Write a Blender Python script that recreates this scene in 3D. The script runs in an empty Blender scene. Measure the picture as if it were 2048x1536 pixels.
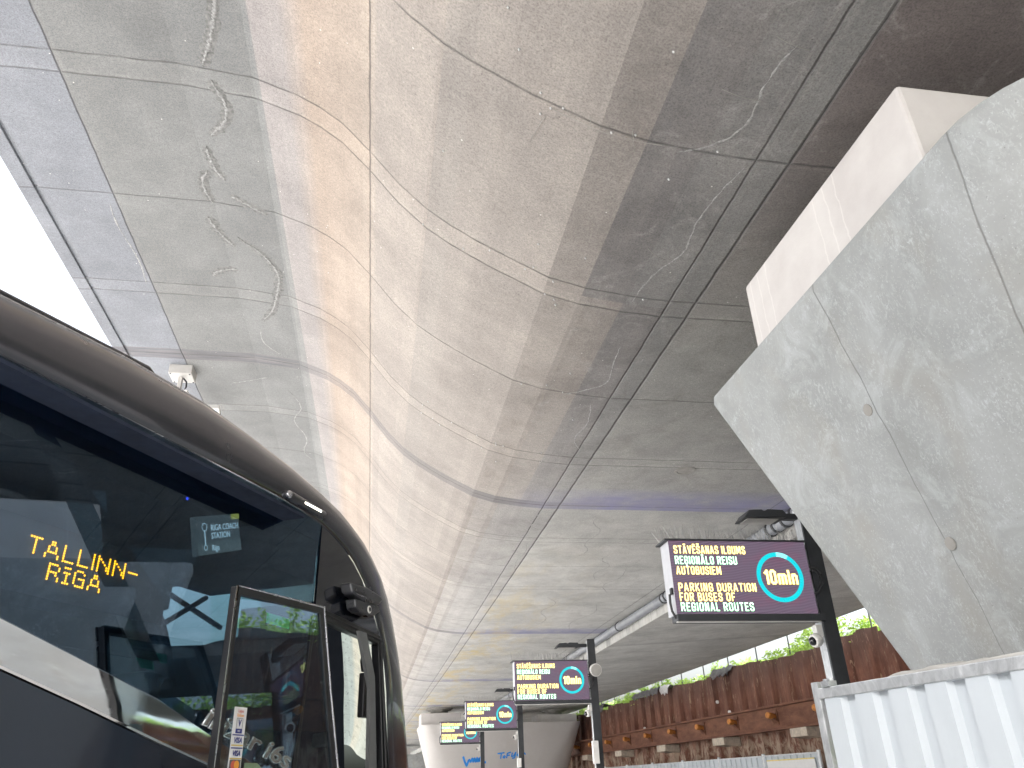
import bpy, bmesh, math, random
from mathutils import Vector, Matrix, noise as mnoise
R = math.radians
SC = bpy.context.scene
COL = SC.collection

# ------------------------------------------------------------------ camera, world, sun, exposure
cam_data = bpy.data.cameras.new('camera')
cam = bpy.data.objects.new('camera', cam_data); COL.objects.link(cam)
cam_data.sensor_width = 36.0
cam_data.lens = 1538.0 / 2048.0 * 36.0
cam_data.clip_start = 0.05; cam_data.clip_end = 3000
cam.matrix_world = Matrix(((0.98679, -0.04413, -0.15588, 0.0),
                           (-0.15864, -0.45830, -0.87452, 0.0),
                           (-0.03284, 0.88770, -0.45925, 1.6),
                           (0, 0, 0, 1)))
SC.camera = cam

SUN_EL, SUN_AZ = 52.0, -140.0          # azimuth measured from +Y towards +X
world = bpy.data.worlds.new('World'); SC.world = world; world.use_nodes = True
wn = world.node_tree
sky = wn.nodes.new('ShaderNodeTexSky'); sky.sky_type = 'NISHITA'; sky.sun_disc = False
sky.sun_elevation = R(SUN_EL); sky.sun_rotation = R(SUN_AZ)
sky.air_density = 1.3; sky.dust_density = 9.0; sky.ozone_density = 1.0
bg = wn.nodes['Background']; bg.inputs['Strength'].default_value = 0.15
hs = wn.nodes.new('ShaderNodeHueSaturation'); hs.inputs['Saturation'].default_value = 0.42; hs.inputs['Value'].default_value = 1.25
wn.links.new(sky.outputs[0], hs.inputs['Color']); wn.links.new(hs.outputs[0], bg.inputs['Color'])
sd = bpy.data.lights.new('sun', 'SUN'); sd.energy = 2.0; sd.angle = R(10); sd.color = (1.0, 0.97, 0.93)
sun = bpy.data.objects.new('sun', sd); COL.objects.link(sun)
az = R(SUN_AZ); el = R(SUN_EL)
sdir = Vector((math.sin(az) * math.cos(el), math.cos(az) * math.cos(el), math.sin(el)))
sun.rotation_euler = sdir.to_track_quat('Z', 'Y').to_euler()
SC.view_settings.view_transform = 'Standard'; SC.view_settings.look = 'None'
SC.view_settings.gamma = 1.0; SC.view_settings.exposure = 1.9
SC.render.engine = 'CYCLES'
try:
    SC.cycles.use_denoising = True
    SC.cycles.max_bounces = 10; SC.cycles.diffuse_bounces = 5; SC.cycles.transparent_max_bounces = 16
    SC.cycles.sample_clamp_indirect = 6.0
except Exception: pass

# ------------------------------------------------------------------ shader helper
class NT:
    def __init__(s, name, rough=0.6, metal=0.0, spec=0.5):
        s.m = bpy.data.materials.new(name); s.m.use_nodes = True
        s.t = s.m.node_tree; s.n = s.t.nodes; s.l = s.t.links
        s.b = s.n['Principled BSDF']
        s.b.inputs['Roughness'].default_value = rough; s.b.inputs['Metallic'].default_value = metal
        s.b.inputs['Specular IOR Level'].default_value = spec
        s._co = None
    def put(s, sock, v):
        if isinstance(v, (int, float)): sock.default_value = v
        elif isinstance(v, tuple): sock.default_value = v if len(v) == len(sock.default_value) else tuple(v) + (1,)
        else: s.l.new(v, sock)
    def co(s):
        if s._co is None:
            s._co = s.n.new('ShaderNodeTexCoord')
        return s._co.outputs['Object']
    def uv(s):
        return s.n.new('ShaderNodeUVMap').outputs[0]
    def sep(s, v):
        x = s.n.new('ShaderNodeSeparateXYZ'); s.l.new(v, x.inputs[0]); return x.outputs
    def comb(s, x, y, z):
        c = s.n.new('ShaderNodeCombineXYZ')
        for i, v in enumerate((x, y, z)): s.put(c.inputs[i], v)
        return c.outputs[0]
    def ma(s, op, a, b=0.0, c=0.0, clamp=False):
        x = s.n.new('ShaderNodeMath'); x.operation = op; x.use_clamp = clamp
        s.put(x.inputs[0], a); s.put(x.inputs[1], b)
        if op in ('MULTIPLY_ADD', 'WRAP', 'COMPARE', 'SMOOTH_MIN'): s.put(x.inputs[2], c)
        return x.outputs[0]
    def mul(s, a, b): return s.ma('MULTIPLY', a, b)
    def add(s, a, b): return s.ma('ADD', a, b)
    def sub(s, a, b): return s.ma('SUBTRACT', a, b)
    def mx(s, a, b): return s.ma('MAXIMUM', a, b)
    def gt(s, a, b): return s.ma('GREATER_THAN', a, b)
    def lt(s, a, b): return s.ma('LESS_THAN', a, b)
    def sc(s, v, k):
        x = s.n.new('ShaderNodeMapping'); s.l.new(v, x.inputs[0]); x.inputs['Scale'].default_value = k; return x.outputs[0]
    def noise(s, v, scale, detail=4, rough=0.55, dist=0.0):
        x = s.n.new('ShaderNodeTexNoise'); s.l.new(v, x.inputs['Vector'])
        x.inputs['Scale'].default_value = scale; x.inputs['Detail'].default_value = detail
        x.inputs['Roughness'].default_value = rough; x.inputs['Distortion'].default_value = dist
        return x.outputs[0]
    def voro(s, v, scale, feat='F1', rnd=1.0):
        x = s.n.new('ShaderNodeTexVoronoi'); s.l.new(v, x.inputs['Vector']); x.feature = feat
        x.inputs['Scale'].default_value = scale; x.inputs['Randomness'].default_value = rnd
        return x.outputs[0]
    def rng(s, v, a, b, c=0.0, d=1.0):
        x = s.n.new('ShaderNodeMapRange'); x.clamp = True; s.put(x.inputs[0], v)
        for i, k in enumerate((a, b, c, d)): s.put(x.inputs[i + 1], k)
        return x.outputs[0]
    def mix(s, f, a, b, mode='MIX'):
        x = s.n.new('ShaderNodeMix'); x.data_type = 'RGBA'; x.blend_type = mode
        s.put(x.inputs[0], f); s.put(x.inputs[6], a); s.put(x.inputs[7], b); return x.outputs[2]
    def line(s, c, pos, w):                      # 1 on the line, 0 at distance w
        return s.ma('SUBTRACT', 1.0, s.ma('DIVIDE', s.ma('ABSOLUTE', s.sub(c, pos)), w), clamp=True)
    def bump(s, h, strength=0.3, dist=0.01):
        x = s.n.new('ShaderNodeBump'); x.inputs['Strength'].default_value = strength; x.inputs['Distance'].default_value = dist
        s.l.new(h, x.inputs['Height']); s.l.new(x.outputs[0], s.b.inputs['Normal'])
    def base(s, c): s.put(s.b.inputs['Base Color'], c)
    def done(s): return s.m

def plain(name, col, rough=0.5, metal=0.0, var=0.12, vscale=6.0, coat=0.0, bump=0.0):
    t = NT(name, rough, metal)
    n = t.noise(t.co(), vscale, 5)
    t.base(t.mix(t.rng(n, 0.3, 0.7), tuple(c * (1 - var) for c in col), tuple(min(1, c * (1 + var)) for c in col)))
    t.put(t.b.inputs['Roughness'], t.rng(t.noise(t.co(), vscale * 2.3, 3), 0.2, 0.8, max(0.02, rough - 0.08), min(1, rough + 0.08)))
    if coat: t.b.inputs['Coat Weight'].default_value = coat; t.b.inputs['Coat Roughness'].default_value = 0.04
    if bump: t.bump(t.noise(t.co(), vscale * 8, 4), bump, 0.004)
    return t.done()

def emit(name, col, strength, base=(0.02, 0.02, 0.02)):
    t = NT(name, 0.4); t.base(base)
    t.put(t.b.inputs['Emission Color'], col); t.b.inputs['Emission Strength'].default_value = strength
    return t.done()

def glass(name, tint, ior=1.5, dirt=0.0):
    m = bpy.data.materials.new(name); m.use_nodes = True
    n = m.node_tree.nodes; l = m.node_tree.links
    n.remove(n['Principled BSDF']); out = n['Material Output']
    tr = n.new('ShaderNodeBsdfTransparent'); tr.inputs[0].default_value = tint + (1,)
    gl = n.new('ShaderNodeBsdfGlossy'); gl.inputs['Roughness'].default_value = 0.015
    gl.inputs['Color'].default_value = (0.62, 0.79, 1.0, 1)
    f0 = ((ior - 1) / (ior + 1)) ** 2
    lw = n.new('ShaderNodeLayerWeight'); lw.inputs['Blend'].default_value = 0.5
    pw = n.new('ShaderNodeMath'); pw.operation = 'POWER'; l.new(lw.outputs['Facing'], pw.inputs[0]); pw.inputs[1].default_value = 4.0
    fr = n.new('ShaderNodeMath'); fr.operation = 'MULTIPLY_ADD'; l.new(pw.outputs[0], fr.inputs[0]); fr.inputs[1].default_value = 1 - f0; fr.inputs[2].default_value = f0
    mi = n.new('ShaderNodeMixShader'); l.new(fr.outputs[0], mi.inputs[0]); l.new(tr.outputs[0], mi.inputs[1]); l.new(gl.outputs[0], mi.inputs[2])
    last = mi.outputs[0]
    tc = n.new('ShaderNodeTexCoord')
    nz = n.new('ShaderNodeTexNoise'); nz.inputs['Scale'].default_value = 0.9; nz.inputs['Detail'].default_value = 1
    bp = n.new('ShaderNodeBump'); bp.inputs['Strength'].default_value = 0.06; bp.inputs['Distance'].default_value = 0.02
    l.new(tc.outputs['Object'], nz.inputs['Vector']); l.new(nz.outputs[0], bp.inputs['Height']); l.new(bp.outputs[0], gl.inputs['Normal'])
    if dirt:
        vo = n.new('ShaderNodeTexNoise'); vo.inputs['Scale'].default_value = 26; vo.inputs['Detail'].default_value = 6
        l.new(tc.outputs['Object'], vo.inputs['Vector'])
        mr = n.new('ShaderNodeMapRange'); mr.inputs[1].default_value = 0.60; mr.inputs[2].default_value = 0.78; mr.inputs[4].default_value = dirt
        l.new(vo.outputs[0], mr.inputs[0])
        df = n.new('ShaderNodeBsdfDiffuse'); df.inputs[0].default_value = (0.6, 0.6, 0.58, 1)
        m2 = n.new('ShaderNodeMixShader'); l.new(mr.outputs[0], m2.inputs[0]); l.new(last, m2.inputs[1]); l.new(df.outputs[0], m2.inputs[2]); last = m2.outputs[0]
    l.new(last, out.inputs[0])
    return m

# ---- concrete of the bridge soffit: board bands, construction joints, stains, painted bounce and side light
def deck_concrete():
    t = NT('soffit_concrete', 0.75)
    o = t.co(); uv = t.sep(t.uv()); u, v = uv[0], uv[1]
    vec = t.comb(u, v, 0.0)
    big = t.noise(vec, 0.55, 5, 0.6); mid = t.noise(vec, 2.6, 6, 0.65, 0.6); fine = t.noise(vec, 20, 6, 0.75); grain = t.noise(vec, 55, 4, 0.75)
    wob = t.mul(t.sub(t.noise(t.sc(vec, (1.0, 1.0, 1)), 3.0, 3), 0.5), 0.03)
    uw = t.add(u, wob); vw = t.add(v, wob)
    # base tones per formwork strip; warm ground bounce is put into the haunch tans
    col = (0.19, 0.204, 0.23)
    col = t.mix(t.gt(u, -4.18), col, (0.178, 0.185, 0.186))
    col = t.mix(t.gt(u, t.add(-1.85, t.mul(v, 0.012))), col, (0.265, 0.248, 0.245))
    col = t.mix(t.rng(u, -1.42, -1.12), col, (0.315, 0.256, 0.210))
    col = t.mix(t.rng(u, -1.0, -0.42), col, (0.315, 0.266, 0.224))
    col = t.mix(t.rng(u, -0.38, -0.28), col, (0.30, 0.270, 0.245))
    col = t.mix(t.gt(u, 0.345), col, (0.282, 0.259, 0.238))
    col = t.mix(t.gt(u, 0.62), col, (0.282, 0.257, 0.236))
    # the dark edge steps from panel to panel
    e1 = t.add(2.16, t.mul(t.mul(t.gt(v, 7.25), t.lt(v, 14.3)), 0.5)); e1 = t.add(e1, t.mul(t.gt(v, 14.3), 0.12))
    e0 = t.sub(e1, 0.42)
    e2 = t.add(e1, 0.52)
    far = t.rng(v, 9.0, 24.0)  # side light on the far soffit is put into the tones below
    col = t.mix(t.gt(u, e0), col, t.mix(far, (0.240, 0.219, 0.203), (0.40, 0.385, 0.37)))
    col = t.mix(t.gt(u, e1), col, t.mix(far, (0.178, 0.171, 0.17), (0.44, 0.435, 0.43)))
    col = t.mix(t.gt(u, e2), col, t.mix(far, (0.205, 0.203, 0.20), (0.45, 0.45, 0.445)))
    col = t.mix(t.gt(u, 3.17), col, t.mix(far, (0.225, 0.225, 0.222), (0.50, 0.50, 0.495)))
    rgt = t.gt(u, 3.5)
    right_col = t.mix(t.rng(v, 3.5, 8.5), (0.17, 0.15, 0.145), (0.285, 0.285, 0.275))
    right_col = t.mix(t.rng(v, 10.0, 20.0), right_col, (0.54, 0.545, 0.53))  # right soffit painted lighter with distance, for the same side light
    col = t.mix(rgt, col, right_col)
    # faint narrow board strips on the haunch
    bd = t.n.new('ShaderNodeTexWhiteNoise'); bd.noise_dimensions = '2D'
    t.l.new(t.comb(t.ma('FLOOR', t.mul(u, 6.5)), t.ma('FLOOR', t.mul(t.sub(v, 4.76), 0.2062)), 0), bd.inputs['Vector'])
    haunch = t.mul(t.gt(u, -1.8), t.lt(u, 3.1))
    col = t.mix(t.mul(haunch, 0.10), col, t.mix(bd.outputs[0], (0.25, 0.25, 0.25), (0.55, 0.53, 0.5)))
    # mottling
    col = t.mix(t.rng(big, 0.38, 0.66, 0.0, 0.6), col, t.mix(1.0, col, (0.60, 0.60, 0.61), 'MULTIPLY'))
    col = t.mix(t.rng(mid, 0.42, 0.75, 0.0, 0.45), col, t.mix(1.0, col, (1.35, 1.33, 1.3), 'MULTIPLY'))
    dk = t.mul(t.gt(u, 1.8), t.rng(t.noise(vec, 1.3, 6, 0.7, 1.0), 0.48, 0.68))
    col = t.mix(t.mul(dk, 0.45), col, t.mix(1.0, col, (0.58, 0.56, 0.55), 'MULTIPLY'))
    col = t.mix(t.mul(t.mul(t.gt(u, 2.2), t.rng(t.noise(vec, 2.1, 7, 0.7, 1.5), 0.55, 0.72)), 0.5), col, (0.36, 0.36, 0.345))
    col = t.mix(t.rng(fine, 0.42, 0.68, 0.0, 0.55), col, t.mix(1.0, col, (1.5, 1.48, 1.44), 'MULTIPLY'))
    col = t.mix(t.rng(grain, 0.54, 0.36, 0.0, 0.9), col, t.mix(1.0, col, (0.60, 0.59, 0.58), 'MULTIPLY'))
    # dark and blue bands at every closure pour
    band = t.ma('WRAP', v, 14.7, 0.0)
    bw = t.line(band, 14.585, 0.6); bw = t.gt(bw, 0.525)
    streak = t.noise(t.comb(t.mul(u, 0.5), t.mul(v, 9.0), 0.0), 2.0, 5, 0.7)
    col = t.mix(t.mul(bw, t.mul(t.rng(u, 2.0, 4.2, 0.8, 0.25), t.rng(t.ma('ABSOLUTE', t.add(u, 0.2)), 1.2, 2.4, 0.62, 1.0))), col, t.mix(t.rng(streak, 0.35, 0.65), (0.075, 0.075, 0.088), (0.165, 0.158, 0.165)))
    blue = t.mul(t.rng(t.line(band, 14.4, 1.0), 0.0, 0.6), t.rng(u, 2.4, 4.6))
    blue = t.mul(blue, t.rng(t.noise(vec, 1.6, 4), 0.3, 0.6, 0.35, 1.0)); blue = t.mul(blue, t.lt(u, 8.6))
    col = t.mix(t.mul(blue, 0.85), col, t.mix(streak, (0.15, 0.15, 0.27), (0.30, 0.30, 0.49)))
    # yellow stains
    ye = t.mul(t.rng(t.noise(t.comb(t.mul(u, 1.0), t.mul(v, 0.35), 0), 0.9, 6, 0.7), 0.47, 0.62), t.mul(t.rng(u, 3.2, 3.6), t.rng(u, 6.5, 4.2)))
    ye = t.mul(ye, t.rng(v, 17, 28))
    col = t.mix(t.mul(ye, 0.6), col, (0.55, 0.42, 0.13))
    # joints
    w = t.ma('WRAP', t.sub(vw, 4.76), 4.85, 0.0)
    jl = t.mx(t.line(w, 0.03, 0.017), t.mx(t.line(w, 2.33, 0.017), t.line(w, 2.66, 0.017)))
    jl = t.mul(jl, t.rng(t.noise(vec, 5.0, 4), 0.3, 0.55, 0.35, 1.0))
    strip = t.mul(t.mul(t.gt(w, 2.33), t.lt(w, 2.66)), t.lt(u, 2.1))
    col = t.mix(t.mul(strip, 0.25), col, t.mix(1.0, col, (1.3, 1.28, 1.25), 'MULTIPLY'))
    je = t.mx(t.line(w, 0.07, 0.03), t.mx(t.line(w, 2.37, 0.03), t.line(w, 2.62, 0.03)))
    ul = t.mx(t.mx(t.line(uw, -4.18, 0.02), t.line(uw, -0.36, 0.013)), t.mx(t.line(uw, 3.17, 0.018), t.line(uw, 3.49, 0.026)))
    ul = t.mx(ul, t.mul(t.line(uw, 8.0, 0.02), 0.8))
    ue = t.mx(t.line(uw, -4.14, 0.035), t.mx(t.line(uw, -0.31, 0.04), t.line(uw, 3.23, 0.035)))
    col = t.mix(t.mul(t.mul(t.mx(t.mul(je, 0.9), ue), t.rng(t.noise(vec, 1.7, 3), 0.4, 0.65)), 0.32), col, t.mix(1.0, col, (1.5, 1.48, 1.42), 'MULTIPLY'))
    col = t.mix(t.mul(t.mx(t.mul(jl, 0.95), ul), 0.85), col, (0.07, 0.066, 0.066))
    # bug holes and rust dots
    vd = t.voro(vec, 9.0); holes = t.mul(t.lt(vd, 0.055), t.gt(t.noise(vec, 3.1, 1), 0.5))
    col = t.mix(t.mul(holes, 0.8), col, (0.09, 0.085, 0.08))
    vd2 = t.voro(t.comb(u, v, 3.3), 5.0); nub = t.mul(t.lt(vd2, 0.045), t.gt(t.noise(vec, 0.9, 1), 0.48))
    col = t.mix(t.mul(nub, 0.9), col, (0.6, 0.58, 0.55))
    t.base(col)
    h = t.add(t.mul(mid, 0.5), t.add(t.mul(fine, 0.35), t.mul(grain, 0.25)))
    h = t.sub(h, t.mul(t.mx(jl, ul), 1.6)); h = t.sub(h, t.mul(holes, 1.2)); h = t.add(h, t.mul(nub, 1.2))
    t.bump(h, 0.7, 0.014)
    return t.done()

def pier_concrete(pale=False):
    t = NT('pier_concrete_lit' if pale else 'pier_concrete', 0.62)
    o = t.co(); uv = t.sep(t.uv()); u, v = uv[0], uv[1]
    big = t.noise(o, 0.9, 6, 0.6, 0.4); mid = t.noise(o, 3.4, 8, 0.72, 0.8); fine = t.noise(o, 22, 6, 0.72)
    col = t.mix(t.rng(big, 0.35, 0.65), (0.27, 0.283, 0.28), (0.352, 0.367, 0.37))
    col = t.mix(t.rng(t.noise(t.sc(o, (1, 1, 0.5)), 1.7, 5), 0.52, 0.72, 0, 0.55), col, (0.31, 0.30, 0.265))
    # white bloom in drifting flecks
    fl = t.mul(t.rng(t.noise(t.sc(o, (1, 1, 0.5)), 38, 8, 0.78, 0.8), 0.5, 0.66), t.rng(mid, 0.42, 0.62))
    col = t.mix(t.mul(fl, 0.7), col, (0.58, 0.62, 0.645))
    col = t.mix(t.rng(t.noise(o, 2.1, 6, 0.7, 1.0), 0.52, 0.72, 0, 0.65), col, (0.47, 0.50, 0.515))
    sp = t.lt(t.voro(o, 38), 0.16); col = t.mix(t.mul(sp, t.rng(big, 0.3, 0.6, 0.15, 0.5)), col, (0.56, 0.59, 0.61))
    wob = t.mul(t.sub(t.noise(o, 4.0, 2), 0.5), 0.012)
    jl = t.mx(t.line(t.add(u, wob), 0.0, 0.006), t.line(t.add(u, wob), 1.0, 0.006))
    col = t.mix(t.mul(jl, 0.75), col, (0.14, 0.14, 0.135))
    pits = t.lt(t.voro(t.sc(o, (1, 1.2, 0.9)), 13), 0.06); col = t.mix(t.mul(pits, 0.5), col, (0.16, 0.155, 0.145))
    if pale: col = t.mix(0.75, col, (0.56, 0.53, 0.515))  # lit copy for the distant pier: its brighter light is put into the colour
    t.base(col)
    h = t.add(t.mul(mid, 0.4), t.mul(fine, 0.5)); h = t.sub(h, t.mul(jl, 1.5)); h = t.sub(h, t.mul(pits, 0.8))
    t.bump(h, 0.4, 0.01)
    return t.done()

def pedestal_concrete():
    t = NT('pedestal_concrete', 0.7); o = t.co()
    big = t.noise(o, 1.5, 6, 0.6); fine = t.noise(o, 30, 5, 0.7)
    col = t.mix(t.rng(big, 0.35, 0.65), (0.54, 0.515, 0.505), (0.62, 0.60, 0.585))
    xyz = t.sep(o)
    dx = t.add(xyz[1], t.mul(t.sub(t.noise(o, 5, 3), 0.5), 0.09))
    runs = t.lt(t.ma('ABSOLUTE', t.sub(t.ma('WRAP', dx, 0.16, 0.0), 0.08)), 0.008)
    zone = t.gt(t.noise(t.comb(0.0, xyz[1], 0.0), 1.6, 1), 0.54)
    col = t.mix(t.mul(t.mul(runs, zone), 0.3), col, (0.80, 0.78, 0.75))
    t.base(col); t.bump(t.add(t.mul(fine, 0.6), big), 0.3, 0.008)
    return t.done()

def rust_sheet():
    t = NT('rusted_sheet_steel', 0.8, 0.15); o = t.co(); z = t.sep(o)[2]
    st = t.noise(t.sc(o, (3.0, 3.0, 0.35)), 2.2, 7, 0.7, 0.5); pt = t.noise(o, 1.3, 6, 0.65)
    col = t.mix(t.rng(st, 0.3, 0.7), (0.115, 0.050, 0.036), (0.31, 0.145, 0.095))
    col = t.mix(t.rng(pt, 0.4, 0.7, 0, 0.8), col, (0.13, 0.045, 0.03))
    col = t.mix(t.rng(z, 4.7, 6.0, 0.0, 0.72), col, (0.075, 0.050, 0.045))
    fl = t.mul(t.rng(t.noise(t.sc(o, (2.0, 2.0, 0.3)), 3.2, 7, 0.75, 1.0), 0.57, 0.65), 1.0)
    col = t.mix(t.mul(fl, 0.7), col, (0.50, 0.36, 0.25))
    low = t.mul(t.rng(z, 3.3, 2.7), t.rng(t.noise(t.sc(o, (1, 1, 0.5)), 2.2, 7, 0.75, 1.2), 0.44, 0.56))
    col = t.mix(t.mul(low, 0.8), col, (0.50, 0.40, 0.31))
    t.base(col); t.bump(t.noise(o, 12, 6, 0.7), 0.4, 0.02)
    return t.done()

def rust_beam():
    t = NT('rusted_beam_steel', 0.75, 0.15); o = t.co()
    st = t.noise(t.sc(o, (1.0, 0.4, 1.5)), 2.4, 7, 0.7, 0.4)
    col = t.mix(t.rng(st, 0.3, 0.7), (0.115, 0.045, 0.03), (0.27, 0.125, 0.075))
    col = t.mix(t.rng(t.noise(o, 6, 6, 0.7), 0.55, 0.75, 0, 0.6), col, (0.34, 0.17, 0.09))
    t.base(col); t.bump(t.noise(o, 18, 5, 0.7), 0.3, 0.01)
    return t.done()

def galv():
    t = NT('galvanised_steel', 0.42, 0.55); o = t.co()
    n = t.noise(t.sc(o, (1, 1, 0.5)), 14, 6, 0.7, 0.8)
    t.base(t.mix(t.rng(n, 0.35, 0.65), (0.42, 0.44, 0.46), (0.66, 0.68, 0.70)))
    t.put(t.b.inputs['Roughness'], t.rng(n, 0.3, 0.7, 0.33, 0.55))
    return t.done()

def hoard_paint():
    t = NT('white_hoarding_sheet', 0.35); o = t.co()
    n = t.noise(t.sc(o, (1, 1, 0.25)), 5, 6, 0.7)
    col = t.mix(t.rng(n, 0.4, 0.75, 0, 0.5), (0.49, 0.535, 0.575), (0.43, 0.47, 0.51))
    sc = t.rng(t.noise(t.sc(o, (6, 6, 1.2)), 6, 6, 0.8, 1.5), 0.66, 0.72)
    col = t.mix(t.mul(sc, 0.5), col, (0.40, 0.42, 0.44)); t.base(col)
    t.bump(t.noise(o, 3, 3), 0.08, 0.02)
    return t.done()

def screen_mat():
    t = NT('lit_led_panel', 0.35); o = t.co(); p = t.sep(o)
    ph = t.add(t.add(t.mul(p[2], 190.0), t.mul(p[0], -30.0)), t.mul(t.noise(o, 2.2, 2), 14.0))
    wv = t.ma('MULTIPLY_ADD', t.ma('SINE', ph), 0.5, 0.5)
    hue = t.rng(t.noise(t.comb(t.mul(p[0], 1.2), 0.0, t.add(t.mul(p[2], 4.0), t.mul(p[0], -0.7))), 1.4, 3), 0.5, 0.72)
    c = t.mix(wv, (0.085, 0.058, 0.088), (0.130, 0.095, 0.135))
    c = t.mix(t.mul(hue, 0.55), c, t.mix(wv, (0.12, 0.045, 0.085), (0.20, 0.075, 0.11)))
    t.base((0.02, 0.02, 0.025)); t.put(t.b.inputs['Emission Color'], c); t.b.inputs['Emission Strength'].default_value = 0.42
    return t.done()

def leaf_mat(name, a, b):
    t = NT(name, 0.5); o = t.co()
    oi = t.n.new('ShaderNodeNewGeometry')
    t.base(t.mix(oi.outputs['Random Per Island'], a, b))
    t.b.inputs['Subsurface Weight'].default_value = 0.0
    # thin leaves let daylight through
    tl = t.n.new('ShaderNodeBsdfTranslucent'); t.l.new(t.mix(oi.outputs['Random Per Island'], a, b), tl.inputs[0])
    mi = t.n.new('ShaderNodeMixShader'); mi.inputs[0].default_value = 0.45
    out = t.n['Material Output']; t.l.new(t.b.outputs[0], mi.inputs[1]); t.l.new(tl.outputs[0], mi.inputs[2]); t.l.new(mi.outputs[0], out.inputs[0])
    return t.done()

M = {}
M['deck'] = deck_concrete(); M['pier'] = pier_concrete(); M['pier_lit'] = pier_concrete(True); M['pedestal'] = pedestal_concrete()
M['rust'] = rust_sheet(); M['beam'] = rust_beam(); M['galv'] = galv(); M['hoard'] = hoard_paint(); M['screen'] = screen_mat()
M['seal'] = plain('crack_sealing_mortar', (0.225, 0.228, 0.225), 0.85, var=0.45, vscale=30, bump=0.5)
M['lime'] = plain('lime_crust', (0.30, 0.30, 0.292), 0.85, var=0.4, vscale=40, bump=0.4)
M['crackdark'] = plain('damp_crack_edge', (0.15, 0.152, 0.148), 0.85, var=0.4, vscale=20)
M['ground'] = plain('paving', (0.52, 0.52, 0.52), 0.85, var=0.15, vscale=0.7)
M['earth'] = plain('grass_bank', (0.09, 0.14, 0.035), 0.9, var=0.3, vscale=2)
M['bronze'] = plain('dark_bronze_paint', (0.085, 0.088, 0.104), 0.22, 0.7, var=0.06, vscale=2, coat=0.5)
M['paint'] = plain('blue_grey_paint', (0.035, 0.045, 0.065), 0.18, 0.3, var=0.05, vscale=2, coat=0.7)
M['black'] = plain('black_rubber', (0.018, 0.018, 0.021), 0.45, var=0.2)
M['trim'] = plain('dark_trim', (0.045, 0.047, 0.055), 0.3, 0.2, var=0.15, coat=0.3)
M['inner'] = plain('dark_interior_cloth', (0.014, 0.022, 0.045), 0.9, var=0.2)
M['lining'] = plain('grey_pillar_lining', (0.16, 0.165, 0.17), 0.7, var=0.1)
M['chrome'] = plain('chrome', (0.86, 0.86, 0.87), 0.04, 1.0, var=0.02)
M['satin'] = plain('satin_chrome', (0.92, 0.92, 0.93), 0.15, 0.8, var=0.02)
M['alu'] = plain('brushed_aluminium', (0.55, 0.56, 0.60), 0.25, 0.9, var=0.1)
M['glass_side'] = glass('tinted_side_glass', (0.38, 0.50, 0.56), 2.1)
M['glass_door'] = glass('door_glass', (0.80, 0.86, 0.86), 1.7)
M['glass_front'] = glass('windscreen_glass', (0.80, 0.92, 0.88), 1.45, dirt=0.5)
M['cabinet'] = plain('grey_cabinet_paint', (0.50, 0.51, 0.54), 0.45, 0.1, var=0.08)
M['anthracite'] = plain('anthracite_paint', (0.040, 0.043, 0.048), 0.55, var=0.15)
M['white'] = plain('white_plastic', (0.78, 0.77, 0.75), 0.4, var=0.05)
M['greyplastic'] = plain('grey_plastic', (0.45, 0.44, 0.42), 0.5, var=0.08)
M['lens'] = plain('dark_lens', (0.012, 0.012, 0.016), 0.05, coat=1.0)
M['spike'] = plain('steel_wire', (0.50, 0.50, 0.50), 0.4, 0.6)
M['bearing'] = plain('grey_bearing_steel', (0.30, 0.29, 0.27), 0.6, 0.2)
M['pedwarm'] = M['pedestal']
M['pipe'] = plain('grey_drain_pipe', (0.24, 0.255, 0.28), 0.45, 0.1, var=0.12, vscale=3)
M['orange'] = plain('rust_orange_cap', (0.55, 0.22, 0.05), 0.7, var=0.25, vscale=12)
M['bracket'] = plain('weathered_concrete_block', (0.55, 0.48, 0.40), 0.85, var=0.2, vscale=8, bump=0.4)
M['tarp'] = plain('grey_membrane', (0.13, 0.125, 0.13), 0.55, var=0.3, vscale=8)
M['tarplight'] = plain('pale_membrane', (0.55, 0.54, 0.54), 0.6, var=0.2, vscale=8)
M['yellow'] = plain('yellow_tape', (0.75, 0.62, 0.22), 0.6)
M['leaf'] = leaf_mat('bright_leaf', (0.26, 0.42, 0.06), (0.46, 0.60, 0.15))
M['leaf2'] = leaf_mat('soft_leaf', (0.24, 0.38, 0.09), (0.42, 0.54, 0.20))
M['bark'] = plain('brown_twig', (0.16, 0.09, 0.05), 0.85)
M['wire'] = plain('dark_fence_wire', (0.05, 0.05, 0.05), 0.6)
M['graffiti'] = plain('blue_spray_paint', (0.02, 0.25, 0.75), 0.6, var=0.15)
M['amber'] = emit('amber_led', (1.0, 0.28, 0.0), 5.5)
M['lampwhite'] = emit('white_led_bar', (1.0, 0.97, 0.85), 3.0)
M['spot'] = emit('reading_spot', (1.0, 0.9, 0.55), 3.0)
M['bluedot'] = emit('blue_led', (0.05, 0.08, 1.0), 1.6)
M['led_yellow'] = emit('yellow_led_text', (1.0, 0.82, 0.26), 0.95)
M['led_green'] = emit('green_white_led_text', (0.52, 1.0, 0.62), 0.9)
M['led_halo'] = emit('amber_led_fringe', (0.75, 0.32, 0.03), 0.20)
M['led_halo2'] = emit('green_led_fringe', (0.05, 0.5, 0.14), 0.22)
M['led_cyan'] = emit('cyan_led_ring', (0.0, 0.72, 0.80), 0.30)
M['led_cyan2'] = emit('pale_cyan_led', (0.25, 1.0, 0.95), 0.45)
M['mon'] = emit('dim_monitor', (0.16, 0.155, 0.15), 0.34)
M['mon_text'] = emit('dim_monitor_text', (0.6, 0.6, 0.6), 0.95)
M['mon_bar'] = emit('dim_monitor_bar', (0.25, 0.24, 0.22), 0.34)
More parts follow.
